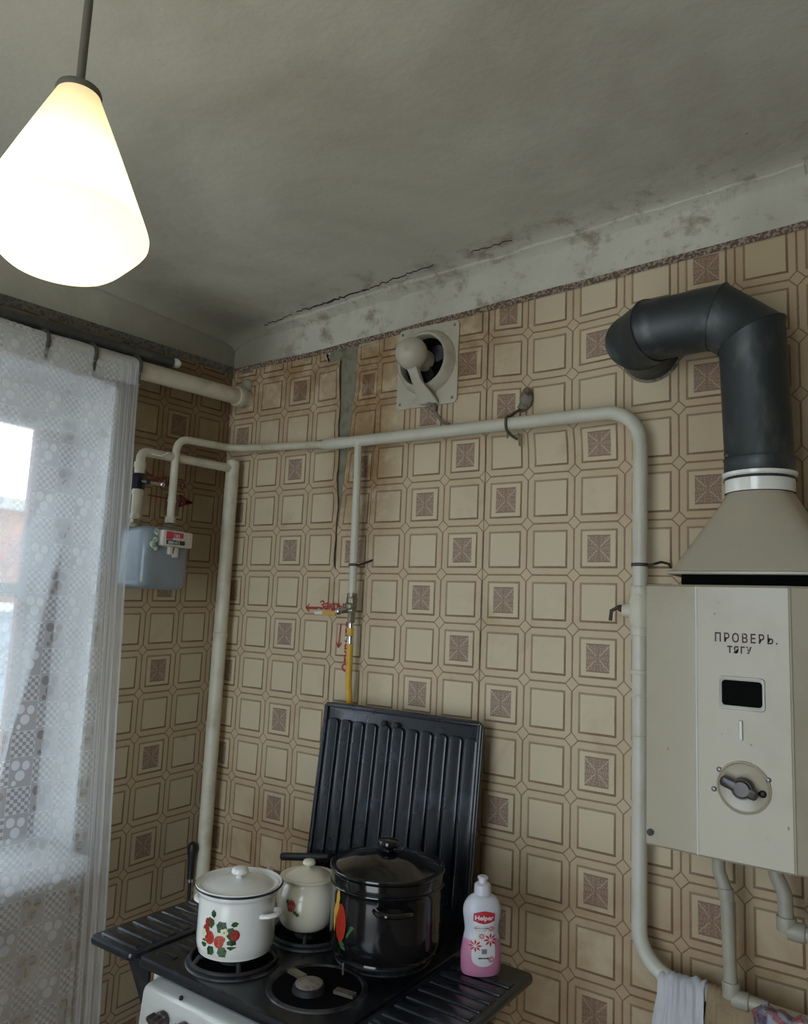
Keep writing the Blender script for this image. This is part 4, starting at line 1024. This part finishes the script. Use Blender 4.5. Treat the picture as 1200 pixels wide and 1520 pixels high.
# top plate
bm = bmesh.new(); cxm, cym = (SX0 + SX1) / 2, (SY0 + SY1) / 2
rprism(bm, (SX1 - SX0) / 2, (SY1 - SY0) / 2, ST - .026, ST - .004, .012, .006, 5, Matrix.Translation(S(cxm, cym, 0)))
tp = obj('top_plate', bm, 'black_enamel', st)
bm = bmesh.new()
for k in range(3):
    bx(bm, .018, .070, .030 + k * .042, .046 + k * .042, ST - .006, ST - .0015, .002)
islands('pressed_rib', bm, 'black_enamel', tp)
BUR = [(.765, -.560, .086), (.972, -.540, .086), (.800, -.370, .080), (.985, -.345, .090)]
for k, (x, y, r) in enumerate(BUR):
    bm = bmesh.new(); lathe(bm, [(r + .012, -.0045), (r + .010, -.0015), (r + .003, 0), (r, -.002), (r - .004, -.010)], 48, S(x, y, ST)); obj('burner_ring', bm, 'burner_ring', st)
    bm = bmesh.new(); lathe(bm, [(0, -.0035), (r, -.0035), (r, -.003), (0, -.003)], 40, S(x, y, ST)); obj('burner_well', bm, 'black', st)
    if k == 1: x -= .004; y -= .020
    bm = bmesh.new(); lathe(bm, [(.032, -.003), (.030, .006), (.026, .008)], 28, S(x, y, ST)); obj('burner_body', bm, 'cast_iron', st)
    bm = bmesh.new(); lathe(bm, [(.0255, .006), (.0265, .011), (.022, .013), (0, .0135)], 28, S(x, y, ST)); obj('burner_cap', bm, 'burner_cap', st)
    if k == 1:
        x += .004; y += .020; bm = bmesh.new()
        for a in (.15, 3.0): 
            d = Vector((math.cos(a), math.sin(a), 0)); c0 = S(x, y, ST + .004); n_ = Vector((-d.y, d.x, 0)) * .008
            p = [c0 + d * .040 + n_, c0 + d * .040 - n_, c0 + d * .082 - n_, c0 + d * .082 + n_]
            lo = [bm.verts.new(q + Vector((0, 0, -.006))) for q in p]; hi = [bm.verts.new(q) for q in p]
            bm.faces.new(hi); bm.faces.new(lo[::-1])
            for i in range(4): bm.faces.new((lo[i], lo[(i + 1) % 4], hi[(i + 1) % 4], hi[i]))
        cyl(bm, S(x + .010, y + .065, ST), S(x + .010, y + .065, ST + .022), .0022, 8)
        islands('gas_tube', bm, 'brass', st); continue
    bm = bmesh.new()
    for q in range(5 if k == 0 else 4):
        a = q * 2 * PI / (5 if k == 0 else 4) + .6; d = Vector((math.cos(a), math.sin(a), 0)); c0 = S(x, y, ST)
        tube(bm, [c0 + d * .030 + Vector((0, 0, .016)), c0 + d * (r - .01) + Vector((0, 0, .016)), c0 + d * (r + .002) + Vector((0, 0, .002))], .0048, 8)
    tube(bm, [S(x, y, ST) + Vector(((r + .002) * math.cos(a), (r + .002) * math.sin(a), .004)) for a in [2 * PI * q / 32 for q in range(33)]], .0042, 8, cap=False)
    obj('pan_support', bm, 'cast_iron', st)
# side shelves
def shelf(x0, x1, y0, y1, label_side):
    t = thing('side_shelf', label_side, 'shelf', ((x0 + x1) / 2, (y0 + y1) / 2, ST - .018), group=None)
    bm = bmesh.new(); rprism(bm, (x1 - x0) / 2, (y1 - y0) / 2, 0, .016, .018, .005, 6); obj('shelf_plate', bm, 'lid_enamel', t)
    n = int((y1 - y0 - .04) / .0395); bm = bmesh.new()
    for k in range(n):
        yy = -(y1 - y0) / 2 + .034 + k * .0395
        bx(bm, -(x1 - x0) / 2 + .014, (x1 - x0) / 2 - .012, yy - .0135, yy + .0135, .012, .0195, .004, 3)
    islands('raised_rib', bm, 'lid_enamel', t); return t
sh = shelf(.448, .598, -.685, -.115, 'ribbed black folding shelf on the left side of the stove')
bm = bmesh.new(); v = [bm.verts.new(Vector(p)) for p in ((.072, -.235, 0), (-.020, -.235, 0), (.072, -.235, -.120), (.072, -.229, 0), (-.020, -.229, 0), (.072, -.229, -.120))]
for f in ((0, 1, 2), (5, 4, 3), (0, 3, 4, 1), (1, 4, 5, 2), (2, 5, 3, 0)): bm.faces.new([v[i] for i in f])
obj('bracket', bm, 'black_enamel', sh, smooth=False)
sh2 = shelf(1.112, 1.276, -.685, -.215, 'ribbed black folding shelf on the right side under the soap bottle')
bm = bmesh.new(); v = [bm.verts.new(Vector(p)) for p in ((-.079, -.15, 0), (.020, -.15, 0), (-.079, -.15, -.120), (-.079, -.144, 0), (.020, -.144, 0), (-.079, -.144, -.120))]
for f in ((0, 1, 2), (5, 4, 3), (0, 3, 4, 1), (1, 4, 5, 2), (2, 5, 3, 0)): bm.faces.new([v[i] for i in f])
obj('bracket', bm, 'black_enamel', sh2, smooth=False)
# the lid leaning on the wall behind the hob
ld = thing('hob_cover', 'large ribbed black enamel hob cover leaning upright against the wallpaper', 'cover', (.812, -.110, ST + .001))
tilt = math.atan2(.048, .458); ML = frame_from((0, 0, 0), (1, 0, 0), (0, math.sin(tilt), math.cos(tilt)))
LW, LH = .251, .460
bm = bmesh.new(); rprism(bm, LW, LH / 2, -.002, .008, .024, .003, 7, ML @ Matrix.Translation((0, LH / 2, 0)))
rprism(bm, LW - .004, LH / 2 - .004, .002, .010, .022, .004, 7, ML @ Matrix.Translation((0, LH / 2, 0)))
obj('lid_plate', bm, 'lid_enamel', ld)
bm = bmesh.new()
for k in range(11):
    x = -LW + .044 + k * .0435
    rprism(bm, .0182, LH / 2 - 0.036, .008, .0180, .0120, .0040, 5, ML @ Matrix.Translation((x - .004, LH / 2 - .006, 0)))
islands('raised_rib', bm, 'lid_enamel', ld)
bm = bmesh.new(); rprism(bm, .006, LH / 2 - .006, .006, .016, .005, .003, 3, ML @ Matrix.Translation((-LW + .008, LH / 2, 0))); rprism(bm, .006, LH / 2 - .006, .006, .016, .005, .003, 3, ML @ Matrix.Translation((LW - .008, LH / 2, 0)))
rprism(bm, LW - .006, .006, .006, .016, .005, .003, 3, ML @ Matrix.Translation((0, LH - .008, 0))); islands('rolled_edge', bm, 'lid_enamel', ld)
for x in (-.040, .000):
    bm = bmesh.new(); lathe(bm, [(.0085, 0), (.0085, .006), (.006, .009), (0, .010)], 16, M4=ML @ Matrix.Translation((x, LH - .038, .012))); obj('rubber_bump', bm, 'rubber', ld)
# black pan standing behind the teapot: handle only is visible
pan = thing('frying_pan', 'black pan handle poking out behind the cream teapot', 'pan', (.660, -.155, ST))
bm = bmesh.new(); cyl(bm, (-.165, .015, .046), (.010, .005, .082), .0100, 16, bev=.003); obj('handle', bm, 'rubber', pan)
bm = bmesh.new(); lathe(bm, curve_prof([(0, .0), (.030, .0), (.036, .004), (.040, .05), (.041, .078), (.039, .076), (.036, .05), (.030, .008), (0, .006)], 2), 28, (.035, -.028, 0)); obj('pan_body', bm, 'pot_black', pan)
# black handle hanging in the corner
hb = thing('poker', 'black-handled tool hanging low in the corner beside the riser', 'tool', (.082, -.092, .800))
bm = bmesh.new(); tube(bm, [(0, 0, -.065), (0, 0, -.03), (0, 0, .0), (.001, 0, .022), (.001, 0, .036), (.001, 0, .042)], [.010, .011, .0125, .0165, .013, .005], 16); obj('handle', bm, 'rubber', hb)
bm = bmesh.new(); cyl(bm, (0, 0, -.075), (0, 0, -.064), .0085, 14); obj('ferrule', bm, 'chrome', hb); tubeobj('shaft', [(0, 0, -.46), (0, 0, -.074)], .0055, 'rubber', hb, 10)
# ------------------------------------------------------------------ decals on round pots
def decal(bm, cyl_r, cx, cz, shape, mi, off=.0006, rz=None):
    """flat print wrapped on a cylinder; cx is arc length from azimuth 0, cz height"""
    pts = shape; n = len(pts)
    def put(px, pz, o):
        z = cz + pz; r = (rz(z) if rz else cyl_r) + o; a = (cx + px) / cyl_r; return Vector((r * math.cos(a), r * math.sin(a), z))
    c = bm.verts.new(put(sum(p[0] for p in pts) / n, sum(p[1] for p in pts) / n, off + .0002)); ring = [bm.verts.new(put(px, pz, off)) for px, pz in pts]
    for k in range(n): bm.faces.new((c, ring[k], ring[(k + 1) % n])).material_index = mi
circ = lambda rx, ry=None, n=14, ph=0: [(rx * math.cos(2 * PI * k / n + ph), (ry or rx) * math.sin(2 * PI * k / n + ph)) for k in range(n)]
def leafs(l, w, ang, n=6):
    up = [(l * k / n, w * math.sin(PI * k / n) * (1 + .12 * (-1) ** k)) for k in range(n + 1)]; dn = [(l * k / n, -w * math.sin(PI * k / n) * (1 + .12 * (-1) ** k)) for k in range(n - 1, 0, -1)]
    c, s = math.cos(ang), math.sin(ang); return [(x * c - y * s, x * s + y * c) for x, y in up + dn]
def potlid(parent, r, z, mat, kr, crown=.018, rimmat=None):
    bm = bmesh.new(); lathe(bm, curve_prof([(r, z + .001), (r - .003, z + .004), (r - .010, z + .001), (r - .016, z + .002), (r * .55, z + crown * .75), (r * .2, z + crown), (0, z + crown + .001)], 3), 56)
    l = obj('lid', bm, mat, parent)
    bm = bmesh.new(); lathe(bm, curve_prof([(kr * .45, z + crown - .002), (kr * .42, z + crown + .004), (kr * .95, z + crown + .009), (kr, z + crown + .014), (kr * .8, z + crown + .020), (0, z + crown + .0225)], 4), 28); obj('knob', bm, mat, l)
def ear(bm, R_, az, z, w, d, r, dz=0):
    a = [(-w, 0), (-w * .92, d * .7), (-w * .45, d), (0, d * 1.04), (w * .45, d), (w * .92, d * .7), (w, 0)]; pts = []
    for s, o in a:
        rad = math.sqrt(max(R_ * R_ - s * s, 0)) - .002 if o == 0 else math.sqrt(max(R_ * R_ - s * s, 0)) + o
        pts.append(Vector((rad * math.cos(az) - s * math.sin(az), rad * math.sin(az) + s * math.cos(az), z + dz * o / d)))
    P2 = fillet(pts, .012, 4); tube(bm, P2, r, 10, flat=1.25)
# azimuth toward the camera from each pot is about -52 degrees
# white pot
GZ = ST + .021
AZ = lambda x, y: math.atan2(-1.746 - y, 1.963 - x)
wp = thing('white_enamel_pot', 'white enamel saucepan with painted berries and lid on the front-left burner', 'pot', (.765, -.560, GZ))
rzp = lambda z: .078
bm = bmesh.new(); lathe(bm, curve_prof([(0, .003), (.066, .0), (.074, .004), (.0785, .018), (.0785, .05), (.0785, .095), (.0785, .108), (.082, .112), (.0825, .118), (.0795, .1185), (.0765, .112), (.0755, .06), (.074, .010), (0, .008)], 2), 64); obj('body', bm, 'pot_white', wp)
bm = bmesh.new(); tube(bm, [(.0888 * math.cos(2 * PI * k / 64), .0888 * math.sin(2 * PI * k / 64), .124) for k in range(65)], .0018, 8, cap=False)
lathe(bm, [(.079, .1165), (.086, .121), (.089, .1242)], 64, mi=0); obj('dark_rim', bm, 'rim_blue', wp)
bm = bmesh.new(); lathe(bm, [(.0795, .118), (.0845, .1215), (.0885, .1255), (.0875, .1275), (.083, .1245), (.079, .121)], 64); obj('flared_rim', bm, 'pot_white', wp)
potlid(wp, .084, .121, 'pot_white', .0175, .013)
az = AZ(.765, -.560)
bm = bmesh.new(); ear(bm, .0785, az + .95, .078, .022, .020, .0052, .004); obj('handle', bm, 'pot_white', wp)
bm = bmesh.new(); ear(bm, .0785, az + .95 + PI, .078, .022, .020, .0052, .004); obj('handle', bm, 'pot_white', wp)
bm = bmesh.new(); a0 = (az - .50) * .078
D = lambda x, z, sh, mi, o=.0006: decal(bm, .0785, a0 + x, z, sh, mi, o)
for x, z, l, w, an in ((-.012, .060, .022, .010, 1.9), (.002, .055, .026, .012, .9), (.018, .052, .024, .012, .2), (-.022, .034, .018, .008, 3.6), (.022, .040, .022, .011, -.5), (-.006, .028, .020, .009, -2.2), (.028, .070, .016, .005, .25), (-.008, .080, .016, .006, 1.7), (.006, .030, .024, .010, -.9)): D(x, z, leafs(l, w, an), 1, .0005)
for x, z, r, mi in ((-.016, .043, .0115, 0), (.006, .038, .0105, 0), (-.026, .056, .0085, 3), (.037, .052, .0095, 3), (-.022, .070, .0075, 3), (.012, .044, .007, 0)): D(x, z, circ(r, r * 1.1), mi, .0009)
for x, z in ((.016, .056), (-.032, .048)):
    for q in range(5): D(x + .005 * math.cos(q * 1.257), z + .005 * math.sin(q * 1.257), circ(.0038, n=8), 2, .0012)
o = obj('berry_print', bm, ['berry', 'leaf_print', 'flower_print', 'berry_dark'], wp)
# cream teapot
tpz = thing('cream_teapot', 'cream enamel teapot with a small rose on the rear-left burner', 'teapot', (.800, -.383, GZ))
profT = curve_prof([(0, .003), (.040, .0), (.052, .004), (.062, .022), (.066, .045), (.064, .068), (.057, .086), (.0535, .094), (.055, .099), (.053, .100), (.050, .092)], 4)
bm = bmesh.new(); lathe(bm, profT, 56); obj('body', bm, 'pot_cream', tpz)
bm = bmesh.new(); lathe(bm, curve_prof([(.054, .098), (.061, .100), (.0625, .104), (.058, .105), (.050, .104), (.044, .108), (.026, .117), (0, .120)], 3), 48); tl_ = obj('lid', bm, 'pot_cream', tpz)
bm = bmesh.new(); lathe(bm, curve_prof([(.006, .118), (.006, .122), (.0135, .127), (.0145, .131), (.011, .136), (0, .138)], 4), 24); obj('knob', bm, 'pot_cream', tl_)
az = AZ(.8, -.383)
sd = Vector((math.cos(az - 1.95), math.sin(az - 1.95), 0))
bm = bmesh.new(); tube(bm, [sd * .050 + Vector((0, 0, .040)), sd * .078 + Vector((0, 0, .060)), sd * .088 + Vector((0, 0, .085)), sd * .100 + Vector((0, 0, .106))], [.017, .013, .0095, .0085], 14); obj('spout', bm, 'pot_cream', tpz)
sd = Vector((math.cos(az + 1.35), math.sin(az + 1.35), 0))
bm = bmesh.new(); tube(bm, fillet([sd * .052 + Vector((0, 0, .090)), sd * .082 + Vector((0, 0, .092)), sd * .092 + Vector((0, 0, .050)), sd * .062 + Vector((0, 0, .030))], .015, 5), .0055, 10); obj('handle', bm, 'pot_cream', tpz)
def rT(z):
    for (r0, z0), (r1, z1) in zip(profT, profT[1:]):
        if z0 <= z <= z1 and r0 > .04: return r0 + (r1 - r0) * (z - z0) / max(z1 - z0, 1e-6)
    return .066
bm = bmesh.new(); a0 = (az - .52) * .066
for k in range(6): decal(bm, .066, a0 + .005 * math.cos(k * 1.05), .058 + .006 * math.sin(k * 1.05), circ(.0058, .0065, 10), 0, .0012, rT)
decal(bm, .066, a0, .058, circ(.006, .007, 10), 0, .0016, rT)
for x, z, an in ((.006, .050, -.8), (.010, .044, -.3), (-.007, .062, 2.4)): decal(bm, .066, a0 + x, z, leafs(.010, .004, an), 1, .0010, rT)
obj('rose_print', bm, ['rose_print', 'leaf_print'], tpz)
# big black pot
bp = thing('black_enamel_pot', 'big glossy black enamel stockpot with fruit print on the rear-right burner', 'pot', (1.000, -.362, GZ))
bp.scale = (1, 1, 1.055)
BR = .1155
bm = bmesh.new(); lathe(bm, curve_prof([(0, .003), (.098, .0), (.108, .005), (BR, .020), (BR, .05), (BR, .10), (BR, .122), (.1175, .126), (.1175, .150), (.1155, .151), (.112, .146), (.111, .06), (.108, .010), (0, .008)], 2), 72); obj('body', bm, 'pot_black', bp)
bm = bmesh.new(); tube(bm, [(.1178 * math.cos(2 * PI * k / 72), .1178 * math.sin(2 * PI * k / 72), .127) for k in range(73)], .0024, 8, cap=False); obj('body_bead', bm, 'pot_black', bp)
bm = bmesh.new(); lathe(bm, curve_prof([(.118, .148), (.1215, .152), (.121, .157), (.116, .157), (.110, .155), (.102, .158), (.060, .175), (.020, .182), (0, .183)], 3), 72); l_ = obj('lid', bm, 'pot_black', bp)
bm = bmesh.new(); lathe(bm, curve_prof([(.010, .180), (.010, .186), (.019, .190), (.0215, .196), (.018, .203), (0, .206)], 4), 28, sx=1.1); obj('knob', bm, 'pot_black', l_)
az = AZ(.992, -.362)
for s in (.12, PI + .12):
    bm = bmesh.new(); ear(bm, BR, az + s, .104, .034, .026, .0058, .003); obj('handle', bm, 'pot_black', bp)
bm = bmesh.new(); a0 = (az - .98) * BR; D = lambda x, z, sh_, mi, o: decal(bm, BR, a0 + x, z, sh_, mi, o)
D(.010, .068, circ(.017, .034, 20), 0, .0008); D(-.006, .070, leafs(.064, .007, 1.45), 1, .0012)
D(-.012, .045, leafs(.054, .005, 1.6), 1, .0009)
for k in range(4): D(.030 + .002 * k, .045 + .007 * k, leafs(.014, .0028, 1.2 - k * .35), 2, .0007)
D(.004, .040, leafs(.03, .006, -.6), 2, .0005)
obj('fruit_print', bm, ['fruit_print', 'fruit_yellow', 'fruit_green'], bp)
# ------------------------------------------------------------------ washing-up liquid
bt = thing('soap_bottle', 'washing-up liquid bottle, white over pink, on the right shelf', 'bottle', (1.190, -.292, ST + .0018), rotz=.72)
bt.scale = (1.07, 1.07, .895)
profB = curve_prof([(0, .002), (.030, .0), (.0355, .003), (.038, .014), (.0385, .045), (.0355, .072), (.0325, .092), (.0345, .112), (.0365, .130), (.035, .146), (.028, .160), (.018, .168), (.0145, .1705)], 4)
bm = bmesh.new(); lathe(bm, profB, 48, sy=.60); obj('bottle_body', bm, 'bottle', bt)
bm = bmesh.new(); lathe(bm, [(.0165, .168), (.0165, .172), (.0155, .188), (.0125, .191), (.0085, .1925), (.0075, .199), (.0098, .200), (.0102, .204), (.0085, .206), (0, .2065)], 28); obj('cap', bm, 'soap_white', bt)
# label: thin shell hugging the front (-Y local) of the bottle
def rB(z):
    for (r0, z0), (r1, z1) in zip(profB, profB[1:]):
        if z0 <= z <= z1: return r0 + (r1 - r0) * (z - z0) / max(z1 - z0, 1e-6)
    return .03
def onb(x, z, o): 
    r = rB(z); xx = max(-r * .97, min(r * .97, x)); return Vector((xx, -(r * .60 * math.sqrt(max(0, 1 - (xx / r) ** 2))) - o, z))
def lab(bm, pts, o, mi, n=1):
    c = Vector((sum(p[0] for p in pts) / len(pts), sum(p[1] for p in pts) / len(pts)))
    K_ = 5; prev = None
    for k in range(K_ + 1):
        s = k / K_; ring = [bm.verts.new(onb(c.x + (p[0] - c.x) * s, c.y + (p[1] - c.y) * s, o)) for p in pts] if k else None
        if k == 1:
            cv = bm.verts.new(onb(c.x, c.y, o))
            for q in range(len(pts)): bm.faces.new((cv, ring[q], ring[(q + 1) % len(pts)])).material_index = mi
        elif k > 1:
            for q in range(len(pts)): bm.faces.new((prev[q], prev[(q + 1) % len(pts)], ring[(q + 1) % len(pts)], ring[q])).material_index = mi
        prev = ring
bm = bmesh.new()
shp = [(-.018, .134), (-.010, .138), (.010, .138), (.018, .134), (.0195, .110), (.0185, .092), (.0215, .068), (.0225, .045), (.019, .031), (.008, .024), (-.008, .024), (-.019, .031), (-.0225, .045), (-.0215, .068), (-.0185, .092), (-.0195, .110)]
lab(bm, [(-.018, .134), (-.010, .138), (0, .1385), (.010, .138), (.018, .134), (.0195, .122), (.0195, .110), (.0185, .100), (.0185, .092), (.0205, .080), (.0215, .068), (.0225, .055), (.0225, .045), (.0215, .037), (.019, .031), (.014, .027), (.008, .024), (.004, .0235), (0, .0232), (-.004, .0235), (-.008, .024), (-.014, .027), (-.019, .031), (-.0215, .037), (-.0225, .045), (-.0225, .055), (-.0215, .068), (-.0205, .080), (-.0185, .092), (-.0185, .100), (-.0195, .110), (-.0195, .122)], .0010, 0)
lab(bm, [(-.0205, .1335), (-.010, .1375), (0, .1395), (.010, .1375), (.0205, .1335), (.0205, .1175), (.010, .1135), (0, .1115), (-.010, .1135), (-.0205, .1175)], .0014, 1)
for cx_, cz_, r_ in ((.014, .101, .0065), (-.004, .086, .0062), (.013, .078, .0125), (-.016, .066, .0115), (.015, .038, .007)):
    for q in range(8): lab(bm, [(cx_ + a, cz_ + b_) for a, b_ in [(x * 1.0, y) for x, y in [(r_ * .15 * math.cos(q * PI / 4) + u_, r_ * .15 * math.sin(q * PI / 4) + w_) for u_, w_ in leafs(r_, r_ * .16, q * PI / 4, 4)]]], .0014, 1)
lab(bm, [(-.018, .1060), (.008, .1060), (.008, .1048), (-.018, .1048)], .0014, 2); lab(bm, [(-.018, .1030), (.009, .1030), (.009, .1008), (-.018, .1008)], .0014, 3)
lab(bm, [(-.018, .0990), (.006, .0990), (.006, .0982), (-.018, .0982)], .0014, 2); lab(bm, [(-.016, .0965), (.004, .0965), (.004, .0957), (-.016, .0957)], .0014, 2)
lab(bm, [(-.004, .060), (.006, .060), (.006, .050), (-.004, .050)], .0014, 2); lab(bm, [(-.010, .0425), (.010, .0425), (.010, .0395), (-.010, .0395)], .0014, 3)
lb = obj('label', bm, ['label_white', 'label_red', 'grey_print', 'black_print'], bt)
tx = textobj('brand_lettering', 'Helper', .0135, Matrix.Identity(4), 'label_white', lb, 1.0, .0004)
xs = [v.co.x for v in tx.data.vertices]; w_ = max(xs) - min(xs)
for v in tx.data.vertices: v.co = onb((v.co.x - min(xs) - w_ / 2) * .0355 / w_, .1205 + v.co.y, .0019 + v.co.z * .3)
# ------------------------------------------------------------------ pendant lamp
LX, LY, LZ = 1.042, -1.236, 1.992
lp = thing('pendant_lamp', 'lit white cone glass pendant lamp on a thin grey rod', 'lamp', (LX, LY, LZ))
bm = bmesh.new(); lathe(bm, curve_prof([(0, 0), (.055, .001), (.070, .006), (.088, .024), (.104, .043), (.1070, .052), (.1045, .064), (.088, .104), (.062, .166), (.040, .217), (.030, .240), (.026, .250)], 5), 72); obj('glass_shade', bm, 'milk_glass', lp, sharp=180)
bm = bmesh.new(); lathe(bm, [(.024, .243), (.0290, .244), (.0300, .249), (.028, .254), (.010, .257), (.006, .262), (0, .262)], 32); obj('cap', bm, 'shade_cap', lp)
ch = ceilz(LX) - LZ
tubeobj('rod', [(0, 0, .255), (0, 0, ch)], .0058, 'shade_cap', lp, 12)
bm = bmesh.new(); lathe(bm, [(.045, ch), (.044, ch - .012), (.030, ch - .030), (.008, ch - .034)], 32); obj('ceiling_rose', bm, 'shade_cap', lp)
bl = bpy.data.lights.new('bulb', 'POINT'); bl.energy = 1.7; bl.color = (1.0, .88, .66); bl.shadow_soft_size = .03
blo = bpy.data.objects.new('bulb_light', bl); C.objects.link(blo); blo.location = (LX, LY, LZ + .085)
